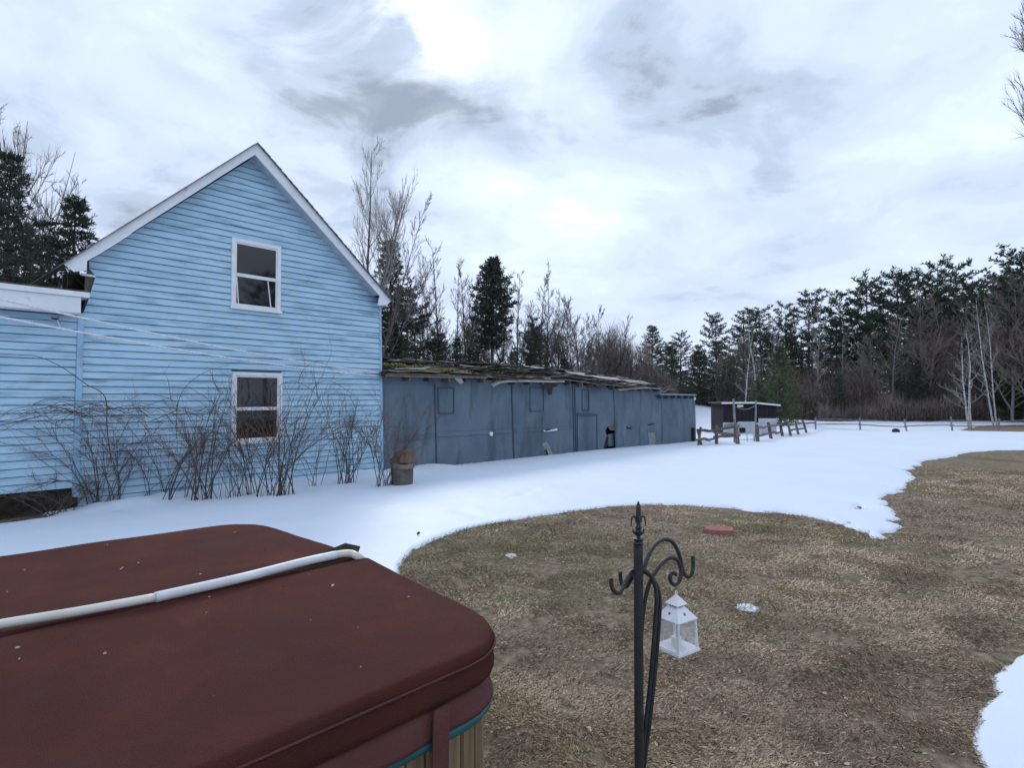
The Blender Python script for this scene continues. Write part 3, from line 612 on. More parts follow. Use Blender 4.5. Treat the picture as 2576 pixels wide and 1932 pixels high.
# ------------------------------------------------------------------ hot tub
TZ = CH - .66
Nc = atz(1314, 1594, TZ); Fc = atz(640, 1308, TZ)
fe = (atz(0, 1397, TZ) - Fc).normalized(); ne = (atz(588, 1905, TZ) - atz(1222, 1634, TZ)).normalized(); re = (Fc - Nc); SL = re.length; re.normalize()
mean = ((fe + ne) / 2).normalized()
def tp(a, b, z=0, grow=0):                    # a: near->far along the right edge, b: leftwards, metres
    base = Nc + re * a; e = ne.lerp(fe, a / SL).normalized(); p = base + e * b; return Vector((p.x, p.y, TZ + z))
def rrect(a0, a1, b0, b1, rad, cor=(1, 1, 1, 1), n=7):   # corners: (a0,b0),(a1,b0),(a1,b1),(a0,b1)
    out = []
    for (ca, cb, sa, sb, st), on in zip(((a0, b0, 1, 1, 180), (a1, b0, -1, 1, 270), (a1, b1, -1, -1, 0), (a0, b1, 1, -1, 90)), cor):
        r_ = rad if on else .015
        for k in range(n):
            t = R(st + 90 * k / (n - 1)); out.append((ca + sa * r_ + r_ * math.cos(t), cb + sb * r_ + r_ * math.sin(t)))
    # order: t runs so that the loop is counter-clockwise in (a,b)
    return out
BW = 2.15
def acoord(p):                                # how far along the right-hand edge a point of the cover lies
    best = min(((tp(a, b) - Vector((p.x, p.y, TZ))).length, a) for a in np.linspace(0, SL, 120) for b in np.linspace(-.1, 2.3, 60)); return best[1]
BZ = .064
FO = (acoord(atz(760, 1417, TZ + BZ)) + acoord(atz(250, 1531, TZ + BZ))) / 2
print('fold', FO / SL, acoord(atz(760, 1417, TZ + BZ)), acoord(atz(250, 1531, TZ + BZ)))
hull = rrect(0, SL, 0, BW, .21)
print('tub side', SL, 'near', Nc, 'far', Fc)
tub = empty('hot_tub', (Nc.x, Nc.y, 0), 0, 'square hot tub with a ribbed wooden cabinet and teal rim under a maroon cover', 'hot tub')
cov = empty('tub_cover', (Nc.x, Nc.y, TZ), 0, 'weathered maroon vinyl folding cover with skirt and straps on the hot tub', 'tub cover')
def rel(p, o): return tuple(Vector(p) - o.location)
def dens(poly, step):                         # resample closed loop
    out = []; n = len(poly)
    for i in range(n):
        a = Vector(poly[i]); b = Vector(poly[(i + 1) % n]); l = (b - a).length; k = max(1, int(l / step))
        for j in range(k): out.append(tuple(a.lerp(b, j / k)))
    return out
def panel(a0, a1, cor, hfold, name):
    loop = dens(rrect(a0, a1, .0, BW, .21, cor), .05); ca, cbb = (a0 + a1) / 2, BW / 2; n = len(loop); m = MB(); rings = []
    def hgt(a, b):
        t = abs((a - FO) / SL); base = .045 * (1 - min(1, t / .5))
        sag = -.018 * math.exp(-((b - .9) / .5) ** 2) * (1 - abs(2 * (a - a0) / (a1 - a0) - 1))
        return base + sag + .010 * float(fbm(np.array(a * 3.1), np.array(b * 2.3), 3, 12)) + .006 * float(fbm(np.array(a * 9.), np.array(b * 4.), 2, 19))
    prof = [(.006, -.092), (-.004, -.088), (-.006, -.07), (-.004, -.045), (-.003, -.018), (.003, -.006), (.011, -.001), (.025, .0)]
    def ins(p, d):
        v = Vector((p[0] - ca, p[1] - cbb)); f = Vector((max(1e-3, abs(v.x) - d) * (1 if v.x > 0 else -1), max(1e-3, abs(v.y) - d) * (1 if v.y > 0 else -1))); return (ca + f.x, cbb + f.y)
    for (d, z) in prof:
        rings.append([]);
        for p in loop:
            q_ = ins(p, d); wv = .004 * float(fbm(np.array(p[0] * 7), np.array(p[1] * 7 + z * 14), 2, 5)); q_ = ins(p, d + wv * (z < -.01) * 3)
            rings[-1].append(tp(q_[0], q_[1], z + (hgt(*q_) if z > -.03 else hgt(*q_) * (1 + z / .095))))
    for f in (.93, .84, .74, .64, .54, .44, .34, .24, .14, .06):
        rings.append([tp(ca + (p[0] - ca) * f * .965, cbb + (p[1] - cbb) * f * .965, hgt(ca + (p[0] - ca) * f * .965, cbb + (p[1] - cbb) * f * .965)) for p in loop])
    for ring in rings: m.v += [rel(p, cov) for p in ring]
    for r_ in range(len(rings) - 1):
        for k in range(n): m.f.append((r_ * n + k, r_ * n + (k + 1) % n, (r_ + 1) * n + (k + 1) % n, (r_ + 1) * n + k))
    m.v.append(rel(tp(ca, cbb, hgt(ca, cbb)), cov)); t = len(m.v) - 1
    for k in range(n): m.f.append(((len(rings) - 1) * n + k, (len(rings) - 1) * n + (k + 1) % n, t))
    m.f.append(tuple(range(n - 1, -1, -1)))
    return m.build(name, M['cover'], cov, smooth=True)
panel(0, FO - .012, (1, 0, 0, 1), 0, 'cover_panel'); panel(FO + .012, SL, (0, 1, 1, 0), 0, 'cover_panel')
# piping bead at the top edge, skirt, straps
def band(loop, prof, par, name, m, smooth=True, ca=SL / 2, cb=BW / 2, wob=0):
    n = len(loop); mb = MB()
    for (d, z) in prof:
        for p in loop:
            v = Vector((p[0] - ca, p[1] - cb)); w_ = wob * float(fbm(np.array(p[0] * 5 + 3), np.array(p[1] * 5 + z * 8), 2, 7))
            q_ = (ca + math.copysign(max(0, abs(v.x) - d - w_), v.x), cb + math.copysign(max(0, abs(v.y) - d - w_), v.y)); mb.v.append(rel(tp(q_[0], q_[1], z + w_ * .5), par))
    L_ = len(prof)
    for r_ in range(L_ - 1):
        for k in range(n): mb.f.append((r_ * n + k, r_ * n + (k + 1) % n, (r_ + 1) * n + (k + 1) % n, (r_ + 1) * n + k))
    return mb.build(name, m, par, smooth=smooth)
HL = dens(hull, .05)
band(HL, [(.03, -.094), (.012, -.094), (.004, -.101), (.0, -.125), (-.004, -.155), (-.006, -.166), (.004, -.167), (.01, -.155), (.02, -.10)], cov, 'skirt', M['coverside'], wob=.02)
band(HL, [(-.007, -.018), (-.009, -.022), (-.007, -.026), (-.002, -.022), (-.007, -.018)], cov, 'piping', M['coverside'])
for (aa, bb, side) in ((.0, .27, 0), (.0, 1.55, 0), (.5, .0, 1), (1.75, 0, 1)):
    m = MB(); wd = .05; prof = [(-.011, -.085), (-.012, -.13), (-.014, -.20), (-.018, -.29), (-.012, -.40)]
    for (d, z) in prof:
        for e in (0, wd):
            for th in (0, .005):
                p = tp(d - th, bb + e - z * .06, z) if side == 0 else tp(aa + e - z * .05, d - th, z); m.v.append(rel(p, cov))
    for r_ in range(len(prof) - 1):
        b_ = r_ * 4; m.f += [(b_, b_ + 2, b_ + 6, b_ + 4), (b_ + 1, b_ + 5, b_ + 7, b_ + 3), (b_, b_ + 4, b_ + 5, b_ + 1), (b_ + 2, b_ + 3, b_ + 7, b_ + 6)]
    m.build('strap', M['coverside'], cov, smooth=False)
mb = MB(); fl = [(FO + .085, -.02, .062), (FO + .115, .03, .078), (FO + .075, .24, .052), (FO + .04, .27, .049), (FO + .035, .02, .051)]
mb.add([rel(tp(a, b, z), cov) for a, b, z in fl] + [rel(tp(a, b, z - .006), cov) for a, b, z in fl], [(0, 1, 2, 3, 4), (9, 8, 7, 6, 5)] + [(i, (i + 1) % 5, (i + 1) % 5 + 5, i + 5) for i in range(5)]); mb.build('hinge_flap', M['blackvinyl'], cov)
# tub body
band(HL, [(.06, -.160), (.012, -.162), (.0, -.168), (-.002, -.178), (.002, -.186), (.03, -.188)], tub, 'rim', M['teal'])
band(HL, [(.045, -.18), (.045, -TZ - .03)], tub, 'inner_skin', M['darkwood'])
perim = [Vector(tp(*p)) for p in [(SL / 2 + math.copysign(abs(p[0] - SL / 2) - .03, p[0] - SL / 2), BW / 2 + math.copysign(abs(p[1] - BW / 2) - .03, p[1] - BW / 2)) for p in hull]]
perim.append(perim[0]); acc = 0; board = None; bw_ = .056
tot = sum((perim[i + 1] - perim[i]).length for i in range(len(perim) - 1)); nb = int(tot / .058)
def along(d):
    for i in range(len(perim) - 1):
        l = (perim[i + 1] - perim[i]).length
        if d <= l: return perim[i].lerp(perim[i + 1], d / l), (perim[i + 1] - perim[i]).normalized()
        d -= l
    return perim[-1], (perim[-1] - perim[-2]).normalized()
bmesh_ = MB(); hgt_ = TZ - .186 + .06
bmesh_.slab([(-.026, -.0), (.026, 0), (.026, .011), (.020, .016), (-.020, .016), (-.026, .011)], 0, hgt_)
bmesh_.v = [(x, -z, y) for x, y, z in bmesh_.v]; me_b = bmesh_.mesh('cabinet_board')
cen = tp(SL / 2, BW / 2)
for k in range(nb):
    p, d = along(tot * k / nb); ang = math.atan2(d.y, d.x); nrm = Vector((d.y, -d.x))
    if nrm.dot(Vector((p.x - cen.x, p.y - cen.y))) < 0: ang += math.pi
    o = link('cabinet_board', me_b, M['cedar'], tub, loc=(p.x - Nc.x, p.y - Nc.y, -.06), rot=(0, 0, ang))
# bits of leaf on the cover
lv, lf = [], []; rl = np.random.default_rng(8)
for k in range(60):
    a, b = rl.uniform(.08, SL - .1), rl.uniform(.08, 1.9)
    if abs(a - FO) < .08: continue
    h = .045 * (1 - min(1, abs((a - FO) / SL) / .5)) + .006; p = np.array(tp(a, b, h + .002)); t = rl.uniform(0, 6.28); l = rl.uniform(.003, .008) * (2.2 if k % 11 == 0 else 1); w_ = l * rl.uniform(.2, .6)
    u = np.array((math.cos(t), math.sin(t), 0)) * l; v = np.array((-math.sin(t), math.cos(t), .25)) * w_; i = len(lv)
    lv += [p - u, p - v * .8, p + u, p + v + (0, 0, .003)]; lf.append((i, i + 1, i + 2, i + 3))
tag(link('leaf_scraps', npmesh('leaf_scraps', lv, lf, mat('scrap', (.42, .33, .22), .9, 9)), None), 'pale scraps of dead leaf scattered on the tub cover', 'leaf scraps', kind='stuff')
# PVC lifter bar
bar = empty('cover_lifter_bar', tp(FO, .1, .08), 0, 'bent cream plastic pipe lying across the fold of the tub cover', 'pipe')
def bp(x, y, dz=0): return atz(x, y, TZ + BZ + dz)
P_ = [bp(x, y) for x, y in ((-260, 1617), (0, 1571), (200, 1538), (391, 1503), (600, 1456), (760, 1415), (846, 1396))]
MB().tube([rel(p, bar) for p in spline(P_[:4], 5)], .0128, 14).build('pipe', M['pvc'], bar, smooth=True)
MB().tube([rel(p, bar) for p in spline(P_[3:], 5)], .0155, 14).build('pipe', M['pvcw'], bar, smooth=True)
bd = [P_[-1], bp(868, 1393), bp(886, 1394, -.004), bp(902, 1402, -.014), bp(914, 1413, -.05), bp(921, 1428, -.15), bp(926, 1460, -.45)]
MB().tube([rel(p, bar) for p in spline(bd, 6)], .0142, 14).build('elbow', M['pvc'], bar, smooth=True)
# ------------------------------------------------------------------ shepherd hook and lantern
PD = 2.5
pb_ = at(1607, 1600, PD); hg = empty('shepherd_hook', (pb_.x, pb_.y, gz(pb_.x, pb_.y)), 0, 'black iron shepherd hook stand with four curled arms and a spear finial', 'shepherd hook')
def hp(X, Yy, dd=0): return at(1450 + X / 2.2675, 1200 + Yy / 2.2675, PD + dd)
def hq(X, Yy, dd=0): return at(1500 + X / 6.637, 1230 + Yy / 6.637, PD + dd)
zt = hq(700, 930).z; pr_ = 11.6 * PD / FPX
tp0 = hq(699, 930); bt = Vector((at(1608, 1932, PD).x, PD, -.1))
MB().tube([rel(bt, hg), rel(tp0, hg)], pr_, 18).build('pole', M['iron'], hg, smooth=False)
px1 = PD / FPX / 6.637
def lathe(prof, cx, par, name, m, n=16):      # prof: (radius px, y px) of zoomed picture
    mb = MB()
    for r_, yy in prof:
        c = hq(cx, yy)
        for k in range(n): mb.v.append(rel(c + Vector((r_ * px1 * math.cos(2 * math.pi * k / n), r_ * px1 * math.sin(2 * math.pi * k / n), 0)), par))
    for i in range(len(prof) - 1):
        for k in range(n): mb.f.append((i * n + k, i * n + (k + 1) % n, (i + 1) * n + (k + 1) % n, (i + 1) * n + k))
    mb.f += [tuple(range(n)), tuple(range((len(prof) - 1) * n, len(prof) * n))]
    return mb.build(name, m, par, smooth=True)
lathe([(78, 930), (80, 915), (94, 908), (94, 900), (74, 893), (72, 850), (100, 838), (102, 826), (80, 822), (40, 812), (30, 790)], 700, hg, 'pole_cap', M['iron'])
lathe([(30, 800), (34, 770), (44, 740), (62, 722), (60, 706), (40, 690), (42, 668), (62, 655), (60, 640), (38, 625), (34, 590), (34, 520), (40, 450), (44, 380), (40, 320), (28, 260), (12, 215), (2, 200)], 702, hg, 'finial', M['iron'])
for sgn in (-1, 1):
    for an_ in (0, 90):
        ca_, sa_ = math.cos(R(an_)), math.sin(R(an_)); cx = hq(702, 500)
        def fp_(r_, yy):
            z = hq(702, yy).z; return rel(Vector((cx.x + sgn * r_ * px1 * ca_, cx.y + sgn * r_ * px1 * sa_, z)), hg)
        MB().tube(spline([fp_(25, 560), fp_(45, 485), fp_(80, 455), fp_(108, 490), fp_(118, 560), fp_(122, 625)], 4), [20 * px1] * 21 if False else [px1 * (22 - 14 * i / 20) for i in range(21)], 8).build('fleur_petal', M['iron'], hg, smooth=True)
        MB().tube(spline([fp_(20, 770), fp_(60, 745), fp_(88, 705), fp_(84, 665)], 4), [px1 * (20 - 10 * i / 12) for i in range(13)], 8).build('fleur_petal', M['iron'], hg, smooth=True)
def arm(pts, r_=.0088):
    P = spline(pts, 5); MB().tube([rel(p, hg) for p in P], r_, 10).build('arm', M['iron'], hg, smooth=True)
arm([hq(700, 1900, .035), hq(715, 1700, .035), hq(750, 1450, .037), hq(810, 1280, .045), hq(880, 1095, .07), hq(980, 935, .10), hq(1080, 860, .13), hq(1180, 843, .15), hq(1270, 890, .17), hq(1340, 990, .18), hq(1390, 1120, .19), hq(1420, 1260, .20), hq(1450, 1375, .205), hq(1500, 1460, .21), hq(1548, 1470, .22), hq(1592, 1420, .225), hq(1613, 1320, .23), hq(1616, 1210, .23), hq(1607, 1115, .23)])
arm([hp(352, 1300, .03), hp(365, 1000, .03), hp(378, 800, .032), hp(395, 690, .04), hq(880, 1600, .05), hq(980, 1400, .07), hq(1090, 1250, .09), hq(1200, 1165, .11), hq(1290, 1153, .12), hq(1360, 1200, .13), hq(1408, 1320, .135), hq(1412, 1440, .13), hq(1372, 1560, .12), hq(1300, 1602, .11), hq(1245, 1550, .105), hq(1234, 1465, .105), hq(1275, 1402, .105), hq(1338, 1432, .105)])
arm([hp(366, 1900, .02), hp(378, 1560, .02), hp(410, 1280, .024), hp(436, 1000, .03), hp(452, 780, .03), hp(457, 690, .03), hp(446, 610, .03), hp(415, 555, .03), hp(378, 527, .03), hp(345, 528, .028), hp(310, 545, .0), hp(285, 590, -.03), hp(262, 640, -.05), hp(236, 664, -.065), hp(210, 645, -.07), hp(199, 610, -.07), hp(198, 577, -.07)])
arm([hp(370, 1900, .045), hp(388, 1640, .045), hp(420, 1380, .045), hp(450, 1100, .05), hp(470, 850, .055), hp(476, 720, .055), hp(466, 640, .055), hp(430, 575, .055), hp(385, 540, .05), hp(340, 545, .05), hp(312, 585, .07), hp(292, 620, .085), hp(270, 625, .095), hp(254, 595, .10), hp(250, 540, .10)])
# lantern
LD = PD + .11
def lq(X, Yy): return at(1600 + X / 6.635, 1450 + Yy / 6.635, LD)
lc = lq(675, 1180); mpx = LD / FPX / 6.635
lan = empty('lantern', (lq(668, 1).x, LD, lq(665, 1200).z - .0), R(35), 'small white metal lantern with star cut-outs hanging from the shepherd hook', 'lantern')
lz0 = lan.location.z; top = lq(645, 235).z - lz0
hb = .066; ht = .060; zb0, zb1, ze = 0.0, .010, lq(665, 715).z - lz0 + .006
# heights above the base plate
zcol0 = lq(665, 500).z - lz0; zcap = lq(665, 455).z - lz0; zap = lq(645, 300).z - lz0
def frus(r0, z0, r1, z1): return [(-r0, -r0, z0), (r0, -r0, z0), (r0, r0, z0), (-r0, r0, z0), (-r1, -r1, z1), (r1, -r1, z1), (r1, r1, z1), (-r1, r1, z1)]
MB().hexa(frus(hb + .005, -.004, hb + .005, .006)).hexa(frus(hb, .0062, hb, .012)).build('base', M['lantern'], lan, bevel=.0008)
for sx in (-1, 1):
    for sy in (-1, 1):
        t_ = .0045; m = MB(); b_ = (sx * (hb - t_), sy * (hb - t_)); u_ = (sx * (ht - t_), sy * (ht - t_))
        m.hexa([(b_[0] - t_, b_[1] - t_, .012), (b_[0] + t_, b_[1] - t_, .012), (b_[0] + t_, b_[1] + t_, .012), (b_[0] - t_, b_[1] + t_, .012), (u_[0] - t_, u_[1] - t_, ze), (u_[0] + t_, u_[1] - t_, ze), (u_[0] + t_, u_[1] + t_, ze), (u_[0] - t_, u_[1] + t_, ze)]); m.build('corner_post', M['lantern'], lan)
gm = bpy.data.materials.new('laternglass'); gm.use_nodes = True; t = gm.node_tree; t.nodes.clear()
ou = N(t, 'ShaderNodeOutputMaterial'); mxs = N(t, 'ShaderNodeMixShader'); tr = N(t, 'ShaderNodeBsdfTransparent'); gl = N(t, 'ShaderNodeBsdfPrincipled'); gl.inputs['Base Color'].default_value = (.75, .77, .80, 1); gl.inputs['Roughness'].default_value = .12
tc = N(t, 'ShaderNodeTexCoord'); nn = N(t, 'ShaderNodeTexNoise', i_Scale=22, i_Detail=5); t.links.new(tc.outputs['Object'], nn.inputs['Vector']); fr_ = ramp(t, [(.35, (.05, .05, .05)), (.7, (.26, .26, .26))], nn.outputs[0])
t.links.new(fr_, mxs.inputs[0]); t.links.new(tr.outputs[0], mxs.inputs[1]); t.links.new(gl.outputs[0], mxs.inputs[2]); t.links.new(mxs.outputs[0], ou.inputs[0])
for k in range(4):
    m = MB(); e0, e1 = hb - .010, ht - .010; o0, o1 = hb - .003, ht - .003
    m.hexa([(-e0, -o0, .0125), (e0, -o0, .0125), (e0, -o0 + .0015, .0125), (-e0, -o0 + .0015, .0125), (-e1, -o1, ze - .001), (e1, -o1, ze - .001), (e1, -o1 + .0015, ze - .001), (-e1, -o1 + .0015, ze - .001)])
    m.build('pane', gm, lan, rot=(0, 0, k * math.pi / 2))
lroof = MB().hexa(frus(ht + .004, ze, ht + .004, ze + .004)).hexa(frus(ht + .003, ze + .0042, .026, zcol0)).build('roof', M['lantern'], lan)
rise = zcol0 - ze - .004; run = ht + .003 - .026; slope = math.atan2(rise, run)
for k in range(4):
    pts = [((.0085 if i % 2 == 0 else .0036) * math.cos(i * math.pi / 5 + .3), (.0085 if i % 2 == 0 else .0036) * math.sin(i * math.pi / 5 + .3)) for i in range(10)]
    m = MB(); mid_r = (ht + .003 + .026) / 2; mid_z = (ze + .004 + zcol0) / 2
    vs = []
    for th in (.0004, .0012):
        for (x, y) in pts: vs.append((x, -(mid_r - y * math.cos(slope)) - th * math.sin(slope), mid_z + y * math.sin(slope) + th * math.cos(slope)))
    m.add(vs, [tuple(range(10)), tuple(range(19, 9, -1))] + [(i, (i + 1) % 10, (i + 1) % 10 + 10, i + 10) for i in range(10)]); m.build('star', M['rust'], lroof, rot=(0, 0, k * math.pi / 2))
lcol = MB().hexa(frus(.023, zcol0 - .002, .023, zcap + .001)).build('collar', M['lantern'], lan)
for k in range(4):
    for j in (-1, 0, 1): MB().box(j * .012 - .003, j * .012 + .003, -.0240, -.0228, zcol0 + .002, zcap - .002).build('vent_hole', M['darkwood'], lcol, rot=(0, 0, k * math.pi / 2))
MB().hexa(frus(.034, zcap, .034, zcap + .002)).hexa(frus(.0335, zcap + .0021, .002, zap)).build('cap', M['lantern'], lan)
rg = MB(); rg.tube([(.007 * math.cos(a_), 0, zap + .007 + .007 * math.sin(a_)) for a_ in np.linspace(0, 6.28, 15)], .0022, 6); rg.build('ring', M['lantern'], lan, smooth=True)
hk_ = hq(1300, 1602, .11); zr = (hk_ - lan.location); zr = Matrix.Rotation(R(-35), 3, 'Z') @ zr
MB().tube(spline([(0, 0, zap + .010), (zr.x * .6 + .006, zr.y * .6, (zap + zr.z) / 2), (zr.x, zr.y, zr.z + .010)], 5), .0012, 5).build('wire', M['iron'], lan)
cd = MB(); cn = 18
for r_, z in ((.021, 0), (.022, .002), (.022, .036), (.019, .039), (.006, .036), (.001, .0355)):
    for k in range(cn): cd.v.append((r_ * math.cos(2 * math.pi * k / cn), r_ * math.sin(2 * math.pi * k / cn), z))
for i in range(5):
    for k in range(cn): cd.f.append((i * cn + k, i * cn + (k + 1) % cn, (i + 1) * cn + (k + 1) % cn, (i + 1) * cn + k))
cd.f.append(tuple(range(cn)))
cob = cd.build('candle', M['wax'], smooth=True, loc=(lan.location.x, lan.location.y, lan.location.z + .0122)); tag(cob, 'short white pillar candle inside the hanging lantern', 'candle')
MB().tube([(0, 0, .034), (.001, 0, .045)], .0009, 5).build('wick', M['darkwood'], cob)
# ------------------------------------------------------------------ small things on the ground
p = ground_px(1810, 1343); pv = MB(); hx = [(-.165, -.075), (-.06, -.105), (.165, -.075), (.165, .06), (.05, .10), (-.15, .07)]
pv.add([(x, y, -.01) for x, y in hx] + [(x * .97, y * .97, .075) for x, y in hx], [tuple(range(5, -1, -1)), tuple(range(6, 12))] + [(i, (i + 1) % 6, (i + 1) % 6 + 6, i + 6) for i in range(6)])
tag(pv.build('paver', M['paver'], loc=p, rot=(R(7), 0, R(-20)), bevel=.006), 'reddish six-sided paving block lying on the dead grass', 'paver')
def lump(r, seed, flat=.6, n=10, mth=6):
    m = MB(); rs_ = np.random.default_rng(seed)
    for i in range(mth + 1):
        ph = math.pi * i / mth
        for k in range(n):
            a_ = 2 * math.pi * k / n; q_ = r * (.8 + .4 * rs_.random()); m.v.append((q_ * math.sin(ph) * math.cos(a_), q_ * math.sin(ph) * math.sin(a_), r * flat * math.cos(ph)))
    for i in range(mth):
        for k in range(n): m.f.append((i * n + k, i * n + (k + 1) % n, (i + 1) * n + (k + 1) % n, (i + 1) * n + k))
    return m
p = ground_px(1286, 1402); tag(lump(.07, 3, .5).build('stone', M['rock'], loc=p), 'pale flat stone lying in the green grass near the tub', 'stone')
p = ground_px(2254, 1087); o = lump(.2, 6, .8).build('boulder', M['darkrock'], loc=p + Vector((0, 0, .05)), smooth=True); tag(o, 'small dark boulder at the foot of the far rail fence', 'boulder')
p = ground_px(1050, 1346); m = MB(); m.add([(0, 0, 0), (.05, .01, .02), (.06, .03, .05), (.01, .03, .06), (-.02, .01, .03), (.02, .0, .075)], [(0, 1, 2, 3, 4), (4, 3, 5), (3, 2, 5)])
m.v = [tuple(.55 * c for c in v) for v in m.v]
tag(m.build('dead_leaf', M['darkwood'], loc=p), 'single dark curled leaf lying on the snow behind the tub', 'leaf')
p = ground_px(1880, 1530)
tag(lump(.10, 9, .10, 14).build('snow_scrap', M['snow'], loc=p, smooth=True), 'thin scrap of melting snow on the brown lawn beside the lantern', 'snow scrap')
# barrel with a broken stump on it
p = ground_px(1012, 1218); brl = empty('barrel', (p.x, p.y, p.z - .04), 0, 'weathered grey barrel with splintered brown wood on top, by the shed', 'barrel')
br = at(1040, 1200, p.y).x - at(985, 1200, p.y).x; br /= 2
def ringed(prof, n=20):
    m = MB()
    for r_, z in prof:
        for k in range(n): m.v.append((r_ * math.cos(2 * math.pi * k / n), r_ * math.sin(2 * math.pi * k / n), z))
    for i in range(len(prof) - 1):
        for k in range(n): m.f.append((i * n + k, i * n + (k + 1) % n, (i + 1) * n + (k + 1) % n, (i + 1) * n + k))
    m.f += [tuple(range(n)), tuple(range((len(prof) - 1) * n, len(prof) * n))]; return m
ringed([(br * .93, -.05), (br * .96, .05), (br, .2), (br * 1.0, .33), (br * 1.04, .34), (br * 1.04, .36), (br * .98, .37)]).build('drum', M['barrel'], brl, smooth=False)
m = ringed([(br * 1.05, .365), (br * 1.08, .40), (br * 1.0, .43), (br * .9, .445)], 14); m.build('lid', M['oldwood'], brl, rot=(R(6), R(3), 0))
for k, (dx, dy, h, w_) in enumerate(((.02, 0, .27, .16), (.14, .04, .22, .12), (-.13, -.02, .12, .1), (.08, -.1, .2, .12))):
    m = MB(); m.hexa([(-w_, -.07, 0), (w_, -.07, 0), (w_, .07, 0), (-w_, .07, 0), (-w_ * .9, -.06, h * .8), (w_ * .8, -.05, h), (w_ * .85, .06, h * .93), (-w_ * .95, .05, h * .7)])
    m.build('wood_block', M['brokenwood'], brl, loc=(dx, dy, .43), rot=(0, R(4 * (k - 1)), k * .4), bevel=.008)
# ------------------------------------------------------------------ fence
def gpx(x, y, z0=-.4): return ground_px(x, y)
fn = empty('split_rail_fence', gpx(1803, 1117), 0, 'weathered brown split-rail fence of leaning posts beside the shed end', 'fence')
ff = empty('far_rail_fence', gpx(2164, 1088), 0, 'thin grey post-and-rail fence running across the far edge of the snow', 'fence')
def post(par, bx, by, tx, ty, r_, m='fence', nm='post'):
    b_ = gpx(bx, by); d = b_.y; t_ = at(tx, ty, d)
    if nm == 'post':
        h = MB(); ax = (t_ - b_); b0 = b_ - ax.normalized() * .15; lean = (rnd.uniform(-.02, .02), rnd.uniform(-.02, .02))
        h.tube([rel(b0, par), rel(b_.lerp(t_, .5) + Vector((lean[0], lean[1], 0)), par), rel(t_ - ax * .06, par), rel(t_, par)], [r_, r_ * rnd.uniform(.9, 1.05), r_ * .95, r_ * .7], 7); h.build('post', M[m], par)
    else: MB().tube([rel(b_ - Vector((0, 0, .1)), par), rel(t_, par)], [r_, r_ * .8], 8).build(nm, M[m], par)
    return b_, t_
nearp = []
for (bx, by, tx, ty, r_) in [(1757, 1120, 1763, 1074, .07), (1803, 1117, 1803, 1070, .09), (1856, 1117, 1851, 1064, .115), (1906, 1111, 1904, 1068, .10), (1940, 1103, 1933, 1062, .11), (1969, 1097, 1963, 1060, .10), (1989, 1097, 1981, 1060, .09), (2009, 1093, 2001, 1058, .09), (2029, 1089, 2019, 1057, .09)]:
    nearp.append(post(fn, bx, by, tx, ty, r_ * .68))
MB().tube([rel(gpx(1764, 1119), fn), rel(at(1754, 1080, nearp[0][0].y), fn)], [.05, .04], 6).build('post', M['fence'], fn)
def rail(par, a, b, fa, fb, r_, m='fence'):
    p_ = a[0].lerp(a[1], fa); q_ = b[0].lerp(b[1], fb); mid = p_.lerp(q_, .5) + Vector((0, rnd.uniform(-.03, .03), rnd.uniform(-.05, .02)))
    d = (q_ - p_).normalized() * .12
    MB().tube([rel(p_ - d, par), rel(p_.lerp(q_, .25) + Vector((0, 0, rnd.uniform(-.02, .02))), par), rel(mid, par), rel(q_ + d, par)], [r_ * .7, r_, r_ * .95, r_ * .65], 5).build('rail', M[m], par)
for i in range(8):
    if i == 2: continue                      # the gateway
    rail(fn, nearp[i], nearp[i + 1], .78 + rnd.uniform(-.06, .06), .78 + rnd.uniform(-.06, .06), .055)
    if i != 5: rail(fn, nearp[i], nearp[i + 1], .34 + rnd.uniform(-.05, .05), .36 + rnd.uniform(-.05, .05), .055)
rail(fn, nearp[1], nearp[2], .6, .45, .05)
farp = []
for (bx, by, tx, ty) in [(2052, 1087, 2052, 1060), (2164, 1088, 2163, 1053), (2281, 1090, 2275, 1058), (2396, 1086, 2392, 1049), (2513, 1086, 2513, 1052), (2640, 1085, 2640, 1050), (2780, 1085, 2781, 1050)]:
    b_ = at(bx, by, FY); b_.z = top_at(b_.x, FY); t_ = at(tx, ty, FY); t_.z = max(t_.z, b_.z + .75)
    ax = t_ - b_; MB().tube([rel(b_ - ax * .15, ff), rel(b_.lerp(t_, .5), ff), rel(t_, ff)], [.05, .045, .04], 7).build('post', M['fencegrey'], ff); farp.append((b_, t_))
MB().tube([rel(nearp[-1][0].lerp(nearp[-1][1], .75), ff), rel(farp[0][0].lerp(farp[0][1], .55), ff)], .05, 5).build('rail', M['fence'], ff)
for i in range(6):
    for f in (.80, .42): rail(ff, farp[i], farp[i + 1], f + rnd.uniform(-.04, .04), f + rnd.uniform(-.04, .04), .032, 'fence')
b_, t_ = None, None
for (bx, by, tx, ty, r_, lab) in [(1854, 1114, 1845, 1003, .05, 'tall weathered pole at the left side of the fence gateway'), (1903, 1110, 1902, 1007, .042, 'tall thin pole at the right side of the fence gateway')]:
    b_ = gpx(bx, by) + Vector((0, .22, 0)); t_ = at(tx, ty, b_.y)
    tag(MB().tube([b_ - Vector((0, 0, .1)), b_.lerp(t_, .5) + Vector((.02, 0, 0)), t_], [r_, r_ * .9, r_ * .75], 8).build('gateway_pole', M['fencegrey']), lab, 'pole', 'poles of the gateway')
ga = empty('wire_gate', gpx(1880, 1113), 0, 'light metal tube gate between the two gateway poles', 'gate')
gy = ga.location.y + .1
